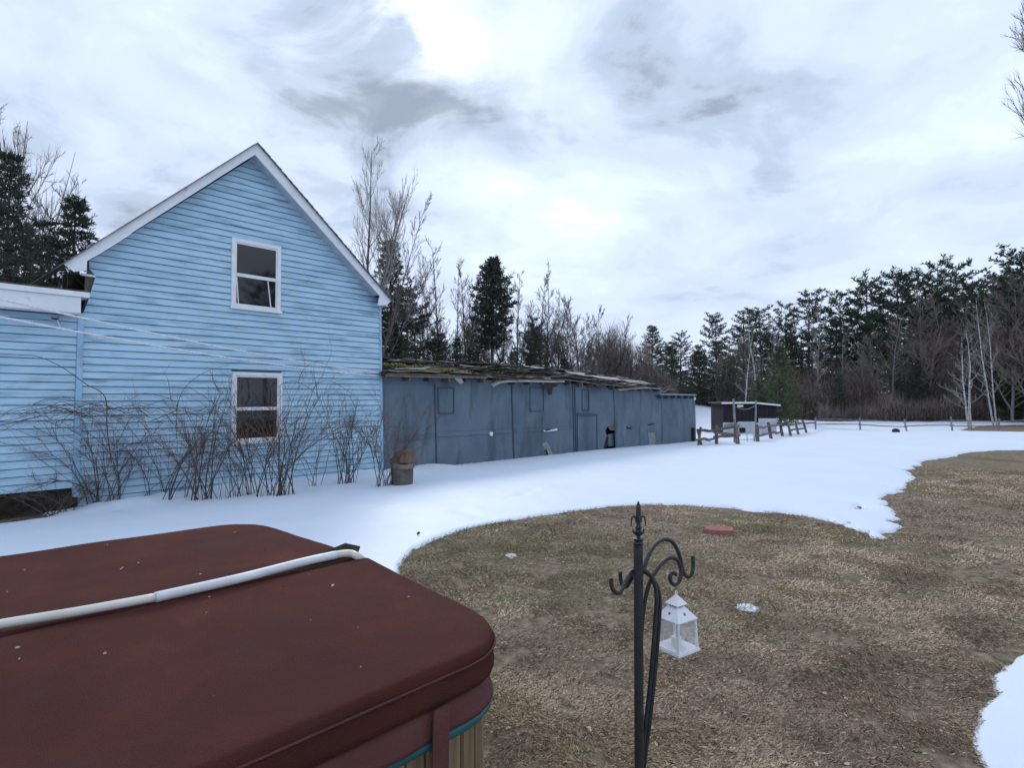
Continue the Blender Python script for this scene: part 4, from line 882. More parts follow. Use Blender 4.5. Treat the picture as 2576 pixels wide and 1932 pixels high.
for (x0, y0, x1, y1) in [(1857, 1062, 1898, 1062), (1857, 1107, 1898, 1105), (1857, 1062, 1857, 1107), (1898, 1062, 1898, 1105), (1878, 1062, 1880, 1112)]:
    MB().tube([rel(at(x0, y0, gy), ga), rel(at(x1, y1, gy), ga)], .018, 6).build('tube', M['concrete'], ga)
wr_ = [at(1845 + t * 56, 1020 + 10 * math.sin(math.pi * t), gpx(1880, 1113).y + .22) for t in np.linspace(0, 1, 9)]
tag(MB().tube(wr_, .012, 5).build('wire', M['fencegrey']), 'slack wire drooping between the two gateway poles', 'wire')
# ------------------------------------------------------------------ coop behind the fence
cy = ground_px(1880, 1090).y; print('coop at', cy)
c0 = at(1820, 1088, cy); cz = top_at(c0.x, cy); ch_ = at(1820, 1016, cy).z; cw = at(1950, 1088, cy).x - c0.x; cy2 = 2.4
coop = empty('animal_hut', (c0.x, cy, cz), R(-4), 'low dark hut with a white lower wall and pale roof edge behind the fence', 'hut')
hh = ch_ - cz; hm = at(1820, 1063, cy).z - cz
MB().box(0, cw, 0, .08, -.3, hm).build('lower_wall', M['concrete'], coop)
MB().box(cw * .66, cw - .002, -.03, -.002, hm, hm + .22).build('lower_wall', M['concrete'], coop)
nbd = 14
for k in range(nbd):
    x0 = cw * k / nbd; x1 = cw * (k + 1) / nbd - .012; t0 = hh - .14 * max(0, (k / nbd - .45)); MB().box(x0, x1, .0, .05, hm + .004, t0).build('wall_board', M['coopdark'], coop)
MB().box(-.0, .06, .081, cy2, -.3, hh - .02).build('side_wall', M['coopdark'], coop); MB().box(cw - .06, cw, .081, cy2, -.3, hh - .2).build('side_wall', M['coopdark'], coop); MB().box(.061, cw - .061, cy2 - .06, cy2, -.3, hh - .2).build('back_wall', M['coopdark'], coop)
rf = MB(); rf.slab([(-.12, hh + .0), (cw * .55, hh + .02), (cw + .12, hh - .10), (cw + .12, hh - .03), (cw * .55, hh + .10), (-.12, hh + .08)], -.2, cy2 + .1); croof = rf.build('roof', M['roofing'], coop)
rf = MB(); rf.slab([(-.13, hh - .0), (cw * .55, hh + .02), (cw + .13, hh - .11), (cw + .13, hh - .03), (cw * .55, hh + .10), (-.13, hh + .08)], -.225, -.201); rf.build('roof_edge', M['whitetrim'], croof)
MB().box(cw * .26, cw * .37, -.05, -.02, hh - .17, hh - .05).build('sign_board', M['whitetrim'], coop)
MB().box(cw * .3, cw * .4, -.12, -.002, .05, .28).build('feed_box', M['darkwood'], coop)
m = MB()
for k in range(7): m.tube([(cw * (.02 + .04 * k), -.02, hm * (.95 - .1 * abs(k - 3))), (cw * (.06 + .04 * k), -.02, hm * (.55 + .1 * abs(k - 3)))], .05, 5)
m.build('weathered_patch', M['stain'], coop)
# ------------------------------------------------------------------ trees
def bare_tree(seed, h=10, r0=.14, spread=.5, first=.25, n1=13, n2=7, n3=6, fork=0, up=.75, tw=.010):
    r_ = random.Random(seed); T, B = MB(), MB(); lean = Vector((r_.uniform(-.03, .03), r_.uniform(-.03, .03), 0))
    def path(p, d, l, k, wig, lift):
        out = [p]; d = d.normalized()
        for i in range(k):
            d = (d + Vector((r_.gauss(0, wig), r_.gauss(0, wig), r_.gauss(0, wig) + lift))).normalized(); p = p + d * (l / k); out.append(p)
        return out
    stems = [path(Vector((0, 0, -.3)), Vector((0, 0, 1)) + lean, h, 9, .035, .02)]
    for f in range(fork):
        s_ = stems[0]; i = r_.randint(1, 3); a_ = r_.uniform(0, 6.28)
        stems.append(path(s_[i], Vector((math.cos(a_) * .45, math.sin(a_) * .45, 1)), h * (1 - i / 9) * r_.uniform(.75, 1), 7, .05, .06))
    for si, st_ in enumerate(stems):
        rr_ = r0 * (1 if si == 0 else .6); n = len(st_); T.tube(st_, [max(.012, rr_ * (1 - .92 * i / (n - 1)) ) for i in range(n)], 7, cap=False)
        for k in range(n1 if si == 0 else int(n1 * .7)):
            f = first + (1 - first) * (k + r_.random()) / n1; f = min(f, .985); x = f * (n - 1); i = int(x); p = st_[i].lerp(st_[i + 1], x - i)
            a_ = r_.uniform(0, 6.28); el = r_.uniform(.35, .95) * up; l = h * spread * (1 - f * .72) * r_.uniform(.55, 1.1)
            d = Vector((math.cos(a_), math.sin(a_), el + .25)); br_ = path(p, d, l, 5, .07, .10)
            rb = max(.012, rr_ * (1 - .9 * f) * .5); B.tube(br_, [rb, rb * .8, rb * .62, rb * .45, rb * .3, tw * .7], 4, cap=False)
            for k2 in range(n2):
                f2 = .2 + .8 * (k2 + r_.random()) / n2; x2 = min(f2, .99) * 5; i2 = int(x2); p2 = br_[i2].lerp(br_[i2 + 1], x2 - i2); ax = (br_[i2 + 1] - br_[i2]).normalized()
                d2 = ax + Vector((r_.gauss(0, .55), r_.gauss(0, .55), r_.gauss(.2, .4))); l2 = l * .5 * (1.15 - f2 * .7) * r_.uniform(.6, 1.2)
                b2 = path(p2, d2, l2, 3, .12, .06); B.tube(b2, [max(tw, rb * .35), tw * 1.0, tw * .8, tw * .4], 3, cap=False)
                for k3 in range(n3):
                    f3 = r_.uniform(.2, 1) * 2.99; i3 = int(f3); p3 = b2[i3].lerp(b2[i3 + 1], f3 - i3); d3 = (b2[i3 + 1] - b2[i3]).normalized() + Vector((r_.gauss(0, .5), r_.gauss(0, .5), r_.gauss(.15, .4))); l3 = l2 * r_.uniform(.25, .6)
                    B.tube([p3, p3 + d3.normalized() * l3], [tw * .75, 0], 3, cap=False, tip=True)
    return T.mesh('trunk', True), B.mesh('crown')
def pine(seed, h=12, style='pine'):
    r_ = random.Random(seed); T = MB(); B = MB(); V, F = [], []
    lean = (r_.uniform(-.02, .02), r_.uniform(-.02, .02)); st_ = [Vector((lean[0] * h * t, lean[1] * h * t + .1 * math.sin(3 * t), h * t - .3 * (1 - t))) for t in np.linspace(0, 1, 10)]
    T.tube(st_, [max(.015, .017 * h * (1 - .95 * i / 9)) for i in range(10)], 7, cap=False)
    z0 = {'pine': .30, 'full': .04, 'spruce': .05, 'top': .52, 'head': .46}[style]; nw = {'pine': 17, 'full': 24, 'spruce': 30, 'top': 12, 'head': 22}[style]
    def clump(p, d, size, n):
        for k in range(n):
            v = (d * .8 + Vector((r_.gauss(0, .75), r_.gauss(0, .75), r_.gauss(.12, .5)))).normalized(); s_ = v.cross(Vector((r_.gauss(0, 1), r_.gauss(0, 1), r_.gauss(0, 1)))).normalized(); l = size * r_.uniform(.6, 1.25); w_ = size * r_.uniform(.07, .15); b = len(V)
            V.extend([tuple(p - s_ * w_ * .6), tuple(p + v * l * .55 + s_ * w_), tuple(p + v * l), tuple(p + v * l * .5 - s_ * w_)]); F.append((b, b + 1, b + 2, b + 3))
    for k in range(nw):
        f = z0 + (1 - z0) * (k + r_.uniform(-.2, .2)) / nw; f = min(max(f, .02), .985); x = f * 9; i = int(x); p = st_[i].lerp(st_[i + 1], x - i); g_ = (f - z0) / (1 - z0)
        if style in ('pine', 'top'): L0 = h * (.235 * math.sin(math.pi * (.16 + .84 * (1 - g_)) * .62 + .0) + .015); nbr = r_.randint(4, 6)
        elif style == 'head': L0 = h * .135 * math.sin(math.pi * (.22 + .74 * g_)) + .12; nbr = r_.randint(7, 9)
        elif style == 'full': L0 = h * .30 * (1 - g_) ** .75 + .25; nbr = r_.randint(6, 8)
        else: L0 = h * .20 * (1 - g_) ** .85 + .18; nbr = r_.randint(6, 8)
        off = r_.uniform(0, 6.28)
        for q_ in range(nbr):
            if style in ('pine', 'top') and r_.random() < .16: continue
            a_ = off + 6.283 * q_ / nbr + r_.uniform(-.35, .35); l = L0 * r_.uniform(.6, 1.15); rise = {'pine': r_.uniform(.0, .32), 'top': r_.uniform(.05, .4), 'full': r_.uniform(.0, .35), 'head': r_.uniform(.1, .6), 'spruce': r_.uniform(-.25, .05)}[style] + .45 * g_ ** 2
            d = Vector((math.cos(a_), math.sin(a_), rise)).normalized(); e = p + d * l + Vector((0, 0, .06 * l)); mid = p.lerp(e, .5) - Vector((0, 0, .04 * l)); B.tube([p, mid, e], [.012 + .006 * l, .010 + .003 * l, .006], 3, cap=False)
            nc = max(4, int(l * (5.2 if style in ('pine', 'top') else 5.0) + 3)); side = Vector((-d.y, d.x, 0)).normalized()
            for j in range(nc):
                t_ = .22 + .78 * (j + r_.random()) / nc; sw_ = l * .26 * (1.1 - t_) * r_.uniform(-1, 1) + r_.uniform(-.08, .08); c = (p.lerp(mid, t_ * 2) if t_ < .5 else mid.lerp(e, t_ * 2 - 1)) + side * sw_ + Vector((0, 0, r_.uniform(-.05, .12)))
                clump(c, (d + side * (sw_ / (l + .1)) * 2 + Vector((0, 0, .25))).normalized(), (.027 * h if style != 'spruce' else .024 * h) * r_.uniform(.8, 1.2), 8)
    me = npmesh('crown', V, F, None); return T.mesh('trunk', True), B.mesh('branches'), me
PR = {}
for k in range(4): PR['pine%d' % k] = pine(100 + k, 12, 'pine')
PR['head0'] = pine(250, 12, 'head')
for k in range(2): PR['top%d' % k] = pine(200 + k, 12, 'top')
for k in range(3): PR['full%d' % k] = pine(300 + k, 8, 'full')
for k in range(3): PR['spruce%d' % k] = pine(400 + k, 10, 'spruce')
for k in range(4): PR['bare%d' % k] = bare_tree(500 + k, 11, .095, .25, .30, 24, 9, 8, fork=(k % 2), up=1.25, tw=.010)
PR['wide0'] = bare_tree(520, 12, .17, .36, .25, 26, 10, 9, fork=2, up=1.5, tw=.008)
PR['wide1'] = bare_tree(521, 12, .16, .38, .22, 26, 10, 9, fork=2, up=1.0, tw=.010)
for k in range(3): PR['dense%d' % k] = bare_tree(530 + k, 9, .09, .42, .12, 26, 10, 9, fork=2, up=.95, tw=.013)
for k in range(2): PR['birch%d' % k] = bare_tree(540 + k, 8, .075, .26, .22, 17, 5, 5, up=.75, tw=.008)
HT = {}
for k, v in PR.items(): HT[k] = max(c.co.z for c in v[0].vertices)
def tree(proto, x, ytop, Y, label, cat, group, name, bm='bark', cm=None, wid=1.0, lean=0, rz=None, base=None):
    tp_ = at(x, ytop, Y); zg = top_at(tp_.x, Y) if Y < 90 else gz(tp_.x, Y); h = tp_.z - zg; s_ = h / HT[proto]
    o = empty(name, (tp_.x, Y, zg), rnd.uniform(0, 6.28) if rz is None else rz, label, cat, group); o.scale = (s_ * wid, s_ * wid, s_); o.rotation_euler[1] = 0
    if lean: o.rotation_euler = (0, R(lean), 0)
    ms = PR[proto]
    for me, nm, mm in zip(ms, ('trunk', 'crown') if len(ms) == 2 else ('trunk', 'branches', 'crown'), (bm, cm if len(ms) == 2 else bm, cm)):
        c = bpy.data.objects.new(nm, me); C.objects.link(c); c.parent = o
        if nm != 'trunk': c['kind'] = 'stuff'
        if not me.materials: me.materials.append(None)
        c.material_slots[0].link = 'OBJECT'; c.material_slots[0].material = M[mm]
    return o
ORD = ['first', 'second', 'third', 'fourth', 'fifth', 'sixth', 'seventh', 'eighth', 'ninth', 'tenth', 'eleventh', 'twelfth', 'thirteenth', 'fourteenth', 'fifteenth', 'sixteenth', 'seventeenth', 'eighteenth', 'nineteenth', 'twentieth', 'twenty-first', 'twenty-second']
# tall pines of the right-hand wood
RP = [(1637, 822, 60, 'full2', 1.25), (1712, 838, 62, 'pine1', 1.15), (1800, 795, 62, 'pine0', 1.05), (1868, 785, 66, 'pine2', 1.0), (1912, 778, 63, 'pine3', 1.1), (1975, 766, 63, 'pine1', .85), (2032, 740, 62, 'pine0', 1.05), (2108, 736, 62, 'pine2', 1.1), (2185, 700, 60, 'pine3', 1.1), (2252, 694, 60, 'top0', 1.25), (2292, 700, 62, 'pine0', 1.1), (2356, 660, 58, 'pine1', 1.0), (2402, 668, 60, 'pine2', 1.0), (2450, 712, 62, 'top1', 1.1), (2515, 690, 56, 'pine3', 1.0), (2572, 632, 50, 'pine0', 1.15), (2640, 600, 47, 'pine1', 1.2), (2720, 560, 46, 'pine2', 1.2)]
for i, (x, yt, Y, pr, wd) in enumerate(RP):
    tree(pr, x, yt, Y, ORD[i] + ' tall dark pine from the left in the wood behind the fence', 'pine tree', 'tall pines of the right-hand wood', 'pine_tree', 'bark', 'needle', wd)
# more pines behind, filling the wood
for i in range(16):
    x = 1690 + i * 62 + rnd.uniform(-18, 18); yt = float(np.interp(x, [1690, 2000, 2300, 2600, 2800], [868, 820, 765, 700, 650])) + rnd.uniform(-6, 30)
    tree('full%d' % (i % 3) if i % 3 else 'pine%d' % (i % 4), x, yt, 70 + rnd.uniform(-2, 7), ORD[i] + ' from the left of the pines deep in the wood, behind the front row', 'pine tree', 'pines deep in the right-hand wood', 'pine_tree', 'bark', 'needle', 1.25)
for i, (x, yt, Y, pr, wd, lab) in enumerate([(1962, 872, 43, 'full1', 1.15, 'bushy young green pine growing right behind the dark hut'), (1905, 958, 44, 'full2', 1.2, 'low light-green young pine at the left of the hut'), (2110, 945, 53, 'full0', 1.2, 'dark bushy evergreen in the brush left of the birches'), (2310, 905, 53, 'full2', 1.0, 'bushy evergreen behind the fence just left of the birches'), (2535, 830, 51, 'full1', 1.1, 'dark bushy evergreen right of the leaning birches'), (1760, 870, 57, 'full1', 1.25, 'broad dark evergreen rising behind the shed end'), (1830, 900, 57, 'full0', 1.1, 'dark evergreen behind the hut left of the young pine'), (1690, 862, 56, 'full0', 1.3, 'broad dark evergreen above the low end of the shed'), (2600, 900, 50, 'full0', 1.1, 'dark bushy evergreen cut by the right edge')]):
    tree(pr, x, yt, Y, lab, 'pine tree', 'young pines along the wood edge', 'young_pine', 'bark', 'needle2' if i in (0, 1) else 'needle', wd)
# bare trees of the right-hand wood
RB = [(1872, 835, 54, 'birch0', 'birch', 'twigpale', 1.2), (1898, 800, 55, 'birch1', 'birch', 'twigpale', 1.2), (1960, 800, 56, 'bare0', 'barkgrey', 'twigpale', 1.1), (2045, 770, 55, 'bare2', 'barkgrey', 'twigpale', 1.3), (2120, 850, 54, 'bare1', 'barkgrey', 'twigpale', 1.0), (2245, 790, 54, 'bare3', 'barkgrey', 'twigpale', 1.5), (2330, 745, 53, 'dense0', 'barkgrey', 'brush', 1.0), (2395, 760, 52, 'dense1', 'barkgrey', 'brush', 1.0), (2440, 770, 52, 'dense2', 'barkgrey', 'brush', 1.0), (2290, 800, 55, 'dense1', 'barkgrey', 'brush', 1.0), (2540, 720, 48, 'dense2', 'barkgrey', 'brush', 1.1), (2190, 850, 53, 'dense0', 'barkgrey', 'brush', 1.0), (2600, 680, 46, 'dense0', 'barkgrey', 'brush', 1.0), (2480, 740, 50, 'dense1', 'barkgrey', 'brush', .9)]
for i, (x, yt, Y, pr, bm, cm, wd) in enumerate(RB):
    kind = 'slender pale leafless tree' if cm == 'twigpale' else 'grey leafless tree with a dense twiggy crown'
    n_ = [q[5] for q in RB[:i + 1]].count(cm)
    tree(pr, x, yt, Y + (0 if i < 3 else 1), ORD[n_ - 1] + (' from the left, ' if cm == 'twigpale' else ' listed, ').replace(' listed,', ',') + kind + ' in front of the right-hand pines', 'bare tree', 'leafless trees of the right-hand wood', 'bare_tree', bm, cm, wd)
# birches at the fence
def birch(bx, tx, ty, Y, lab, seed, r0):
    b_ = at(bx, 1090, Y); zg = top_at(b_.x, Y); t_ = at(tx, ty, Y); h = t_.z - zg; pr = 'birch%d' % (seed % 2); s_ = h / HT[pr]
    o = empty('birch_tree', (b_.x, Y, zg), 0, lab, 'birch', 'white birches at the far fence'); o.rotation_euler = (0, math.atan2(t_.x - b_.x, h), 0); o.scale = (s_ * r0, s_ * r0, s_)
    for me, nm, mm in zip(PR[pr], ('trunk', 'crown'), ('birch', 'twigpale')):
        c = bpy.data.objects.new(nm, me); C.objects.link(c); c.parent = o; tag(c, kind='stuff' if nm != 'trunk' else None); c.material_slots[0].link = 'OBJECT'; c.material_slots[0].material = M[mm]
birch(2438, 2393, 850, 39.3, 'leftmost white birch trunk at the far fence, leaning left', 0, 1.25)
birch(2443, 2420, 840, 39.6, 'upright white birch with spreading twigs beside the leftmost one', 1, 1.5)
birch(2500, 2432, 748, 44, 'tall thin white birch leaning well to the left', 0, .75)
birch(2508, 2470, 762, 45, 'rightmost tall thin white birch, nearly upright', 1, .7)
# undergrowth along the wood's foot
def brushmass(name, label, rows, mname, seed):
    rg_ = np.random.default_rng(seed); V, F = [], []
    for (x0, x1, Y0, Y1, hmax, n) in rows:
        Xp = rg_.uniform(x0, x1, n); Yp = rg_.uniform(Y0, Y1, n); Xw = (Xp - 1288) / FPX * Yp
        hh_ = hmax * np.clip(.78 + 2.4 * fbm(Xw / 3.5, Yp / 5, 3, seed), .15, 1.6); zb_ = g(Xw, Yp); zs = zb_ + hh_ * rg_.random(n) ** 1.3 * .8
        L_ = rg_.uniform(.5, 1.8, n) * np.minimum(1, hmax / 3); a_ = rg_.uniform(0, 6.28, n); el = rg_.uniform(-.1, 1.45, n)
        d = np.stack([np.cos(a_) * np.cos(el), np.sin(a_) * np.cos(el), np.sin(el)], 1) * L_[:, None]; p = np.stack([Xw, Yp, zs], 1)
        wv = np.stack([np.cos(a_ + 1.57), np.sin(a_ + 1.57), 0 * a_], 1) * rg_.uniform(.006, .02, n)[:, None]
        b = len(V) * 1; base = sum(len(v) for v in V); V.append(np.concatenate([p - wv, p + wv, p + d], 0)); i = np.arange(n) + base; F.append(np.stack([i, i + n, i + 2 * n], 1))
    o = link(name, npmesh(name, np.concatenate(V), np.concatenate(F), M[mname]), None); return tag(o, label, 'undergrowth', kind='stuff')
brushmass('undergrowth', 'brown leafless undergrowth massed along the foot of the wood', [(1800, 2850, 55, 64, 6.0, 95000), (1980, 2850, 53, 57, 4.8, 52000), (2060, 2850, 50.5, 53, 2.8, 24000), (1640, 1800, 58, 64, 3.2, 9000)], 'brush', 5)
# trees behind the shed
tree('wide0', 912, 378, 34, 'tall bare tree with fine upswept twigs right behind the house roof', 'bare tree', 'bare trees behind the shed', 'bare_tree', 'bark', 'twigpale', .62, rz=1.0)
tree('bare1', 915, 475, 33, 'slanting bare tree leaning right beside the tall one', 'bare tree', 'bare trees behind the shed', 'bare_tree', 'bark', 'twig', .55, lean=13)
tree('spruce0', 983, 604, 36, 'dark spruce close to the right end of the house roof', 'spruce', 'conifers behind the shed', 'spruce_tree', 'bark', 'spruce', 1.15)
LB = [(1062, 690, 42, 'bare0', .9), (1108, 628, 44, 'bare2', .9), (1150, 680, 45, 'bare3', .85), (1182, 655, 44, 'bare1', .85), (1210, 700, 43, 'bare0', .8), (1262, 690, 45, 'bare2', .9), (1300, 685, 46, 'bare3', .9), (1350, 695, 46, 'bare1', .9), (1372, 684, 46, 'bare2', .8), (1408, 738, 47, 'bare0', .9), (1425, 760, 48, 'bare1', .9), (1462, 762, 47, 'dense1', .9), (1516, 788, 49, 'dense0', .8), (1552, 800, 50, 'wide1', .8)]
for i, (x, yt, Y, pr, wd) in enumerate(LB):
    tree(pr, x, yt, Y, ORD[i] + ' leafless tree from the left in the row behind the shed roof', 'bare tree', 'bare trees behind the shed', 'bare_tree', 'bark', 'twig', wd)
for i in range(14):
    x = 1050 + i * 37 + rnd.uniform(-10, 10); yt = float(np.interp(x, [1050, 1300, 1560], [730, 745, 840])) + rnd.uniform(-15, 45)
    tree(('bare0', 'dense2', 'bare2', 'dense1')[i % 4], x, yt, 52 + rnd.uniform(-2, 5), ORD[i] + ' from the left of the thin leafless trees in the back row beyond the shed', 'bare tree', 'back row of bare trees beyond the shed', 'bare_tree', 'barkgrey', 'twig', .85)
for i in range(5):
    tree('full%d' % (i % 3), 1000 + i * 92 + rnd.uniform(-20, 20), 850 + rnd.uniform(-25, 30), 50, ORD[i] + ' from the left of the low conifers in the back row beyond the shed', 'conifer', 'back row of conifers beyond the shed', 'conifer', 'bark', 'spruce', 1.0)
tree('head0', 1237, 655, 43, 'pine with a dense dark head on a bare trunk behind the shed', 'pine tree', 'conifers behind the shed', 'pine_tree', 'bark', 'spruce', 1.0)
for i, (x, yt, Y, pr, wd, lab) in enumerate([(1030, 720, 40, 'pine3', 1.1, 'ragged dark pine just right of the spruce by the roof'), (1095, 840, 39, 'full0', 1.2, 'low bushy conifer left of the dense-headed pine'), (1150, 850, 39, 'spruce1', 1.2, 'small dark spruce above the mossy part of the roof'), (1185, 880, 41, 'full2', 1.0, 'smallest bushy conifer beside the dense-headed pine'), (1340, 800, 45, 'pine2', .8, 'thin sparse pine right of the dense-headed pine'), (1335, 890, 44, 'full1', 1.0, 'low conifer above the middle of the shed roof'), (1420, 900, 46, 'spruce2', 1.0, 'small conifer above the far part of the shed roof'), (975, 790, 37, 'full1', 1.1, 'bushy conifer tight against the house corner'), (1260, 905, 43, 'full0', 1.0, 'low conifer under the dense-headed pine')]):
    tree(pr, x, yt, Y, lab, 'conifer', 'conifers behind the shed', 'conifer', 'bark', 'spruce', wd)
brushmass('brush_behind_shed', 'brown leafless brush massed behind the shed roof', [(960, 1500, 36, 46, 3.4, 16000), (1440, 1700, 48, 55, 3.6, 20000), (1500, 1590, 50, 54, 6.2, 9000), (1530, 1640, 51, 55, 5.2, 7000), (960, 1090, 36, 42, 5.5, 9000)], 'brush', 8)
# trees behind the extension
tree('spruce1', 28, 385, 20, 'tall dark spruce at the left edge behind the extension', 'spruce', 'conifers behind the house', 'spruce_tree', 'bark', 'spruce', 1.0)
tree('spruce2', 178, 492, 22, 'shorter dark spruce between the tall spruce and the house roof', 'spruce', 'conifers behind the house', 'spruce_tree', 'bark', 'spruce', 1.15)
tree('full0', 105, 560, 23, 'bushy dark conifer between the two spruces', 'conifer', 'conifers behind the house', 'conifer', 'bark', 'spruce', .9)
tree('pine3', -60, 470, 24, 'dark pine cut off by the left edge', 'conifer', 'conifers behind the house', 'conifer', 'bark', 'spruce', 1.2)
tree('wide1', 40, 240, 26, 'tall bare tree rising behind the left spruce', 'bare tree', 'bare trees behind the house', 'bare_tree', 'barkgrey', 'twig', .55)
tree('bare2', 250, 510, 24, 'bare tree with crooked branches reaching above the left roof slope', 'bare tree', 'bare trees behind the house', 'bare_tree', 'bark', 'twig', 1.1)
# the bare tree whose twigs enter at the right edge, and the wood going on round to the right (it shows in the panes)
tree('wide0', 2790, -250, 17, 'bare tree whose twigs hang into the upper right edge', 'bare tree', 'bare trees behind the house', 'bare_tree', 'barkgrey', 'twig', .52, rz=2.2)
for i, (X_, Y_, pr, s_) in enumerate([(44, 12, 'pine0', 1.1), (47, 4, 'full1', 1.6), (44, -3, 'pine2', 1.15), (48, -10, 'pine3', 1.2), (46, 20, 'full0', 1.7), (43, -16, 'full2', 1.5), (50, 0, 'pine1', 1.2), (46, -22, 'pine0', 1.2)]):
    o = empty('pine_tree', (X_, Y_, gz(X_, Y_)), i * 1.3, 'dark pine of the wood going on beyond the right edge', 'pine tree', 'pines beyond the right edge'); o.scale = (s_, s_, s_)
    for me, nm, mm in zip(PR[pr], ('trunk', 'branches', 'crown'), ('bark', 'bark', 'needle')):
        c = bpy.data.objects.new(nm, me); C.objects.link(c); c.parent = o; tag(c, kind='stuff' if nm != 'trunk' else None); c.material_slots[0].link = 'OBJECT'; c.material_slots[0].material = M[mm]
# ------------------------------------------------------------------ shrubs against the house
def shrub(bx, by, topy_, n, lab, seed, spread=.5, arch=.5, m='shrub', thick=.010, name='bare_shrub', lean=0, tw=3):
    b_ = ground_px(bx, by); h = at(bx, topy_, b_.y).z - b_.z; r_ = random.Random(seed)
    o = empty(name, (b_.x, b_.y, b_.z - .03), 0, lab, 'shrub', 'bare shrubs along the house wall'); S, Tw = MB(), MB()
    wx, wy = math.cos(TH), math.sin(TH)
    for k in range(n):
        u = r_.uniform(-1, 1); p = Vector((wx * u * .17, wy * u * .17, 0)) + Vector((r_.uniform(-.05, .05), r_.uniform(-.05, .05), 0)); a_ = r_.gauss(lean, spread); ou = r_.gauss(-.02, .12)
        d = Vector((wx * a_ + wy * ou, wy * a_ - wx * ou, 1)).normalized(); l = h * r_.uniform(.6, 1.2); ns_ = 9; pts = [p]; bend = arch * r_.uniform(.1, 1.3); sg = 1 if a_ > 0 else -1
        for i in range(ns_):
            t_ = (i + 1) / ns_; d = (d + Vector((r_.gauss(0, .09) + wx * sg * bend * .16 * t_, r_.gauss(0, .07) + wy * sg * bend * .16 * t_, r_.gauss(0, .06) - bend * .26 * t_ * t_))).normalized(); q_ = pts[-1] + d * l / ns_
            ls, ly = w2loc(q_.x + b_.x, q_.y + b_.y)
            if ly > -.09 and ls < .2: q_ = q_ + Vector((math.sin(TH), -math.cos(TH), 0)) * (ly + .09 + r_.random() * .03)
            pts.append(q_)
        r0 = .72 * thick * r_.uniform(.45, 1.25); S.tube(pts, [r0 * (1 - .75 * i / ns_) for i in range(ns_ + 1)], 4, cap=False)
        for j in range(tw + 4):
            f = r_.uniform(.25, 1) * (ns_ - .01); i = int(f); p2 = pts[i].lerp(pts[i + 1], f - i); d2 = (pts[i + 1] - pts[i]).normalized() + Vector((r_.gauss(0, .5), r_.gauss(0, .3), r_.gauss(.1, .4))); l2 = h * r_.uniform(.12, .38); e2 = p2 + d2.normalized() * l2; m2 = p2.lerp(e2, .55) + Vector((r_.gauss(0, .03), r_.gauss(0, .02), .03))
            Tw.tube([p2, m2, e2], [r0 * .45, r0 * .33, .0012], 3, cap=False)
            for q3 in range(tw + 2):
                f3 = r_.random(); p3 = p2.lerp(e2, f3); e3 = p3 + (d2.normalized() + Vector((r_.gauss(0, .6), r_.gauss(0, .4), r_.gauss(.1, .5)))).normalized() * l2 * r_.uniform(.25, .6); Tw.tube([p3, e3], [r0 * .25, 0.0008], 3, cap=False, tip=True)
    S.build('stems', M[m], o, fix=False); tag(Tw.build('twigs', M['shrubred' if seed % 2 else m], o, fix=False), kind='stuff')
shrub(226, 1262, 1010, 13, 'bare thorny shrub at the corner of the extension, arching left', 1, .32, 1.1, 'shrub', .013, lean=-.05)
shrub(292, 1268, 1015, 7, 'low bare shrub right of the extension corner', 2, .5, 1.2, 'shrubred', .010)
shrub(378, 1256, 1005, 8, 'thin bare shrub halfway between the corner and the lower window', 3, .30, 1.0, 'shrub', .010)
shrub(447, 1254, 1000, 8, 'bare shrub with arching canes left of the lower window', 4, .35, .9, 'shrub', .011)
shrub(515, 1256, 985, 14, 'densest bare shrub just left of the lower window', 5, .22, .6, 'shrub', .015)
shrub(612, 1246, 985, 14, 'bare shrub growing up in front of the lower window', 6, .22, .7, 'shrub', .010)
shrub(668, 1247, 970, 12, 'bare shrub under the right side of the lower window', 7, .2, .8, 'shrub', .011)
shrub(712, 1246, 950, 20, 'thick bare shrub right of the lower window, tallest of the row', 8, .20, 1.0, 'shrub', .012, lean=.14)
shrub(790, 1222, 990, 6, 'loop-caned bare shrub between the window and the house corner', 9, .35, 1.8, 'shrubred', .008)
shrub(872, 1216, 1035, 20, 'stiff upright bare shrub near the right house corner', 10, .16, .2, 'shrub', .011, lean=.05)
shrub(968, 1222, 1010, 22, 'fine-twigged bare shrub in front of the shed by the barrel', 11, .28, .4, 'shrub', .009, lean=.12, tw=4)
shrub(150, 1290, 1180, 16, 'low dark tangle of stems against the extension foundation', 12, .8, .8, 'shrub', .010, lean=-.3, tw=4)
shrub(560, 1255, 1090, 10, 'short bare shrub in the snow under the left side of the lower window', 13, .3, .4, 'shrub', .008)
# long arching canes over the blue wall
def cane(px, lab, r_=.006):
    P = []
    for k, (x, y) in enumerate(px):
        s_, z = wl(x, y, -.25); P.append(loc2w(s_, -.25 + .05 * math.sin(k), z))
    o = empty('arching_cane', P[0], 0, lab, 'cane', 'arching canes'); MB().tube([rel(p_, o) for p_ in spline(P, 5)], [r_ * (1 - .6 * i / ((len(P) - 1) * 5)) for i in range((len(P) - 1) * 5 + 1)], 5).build('stem', M['shrubred'], o, smooth=True)
K = lambda X, Y_: (X / 2.212, 850 + Y_ / 2.212)
cane([K(620, 700), K(600, 500), K(598, 360), K(560, 300), K(480, 260), K(380, 190), K(300, 140), K(200, 100), K(90, 92), K(0, 85)], 'long dark cane arching left across the extension wall', .009)
cane([K(980, 560), K(990, 400), K(1020, 300), K(1080, 230), K(1170, 175), K(1265, 155)], 'cane bending right towards the top of the lower window')
cane([K(1560, 480), K(1565, 300), K(1570, 260), K(1630, 240), K(1690, 265), K(1760, 320), K(1800, 400), K(1830, 480), K(1850, 560)], 'cane arching off the right side of the lower window')
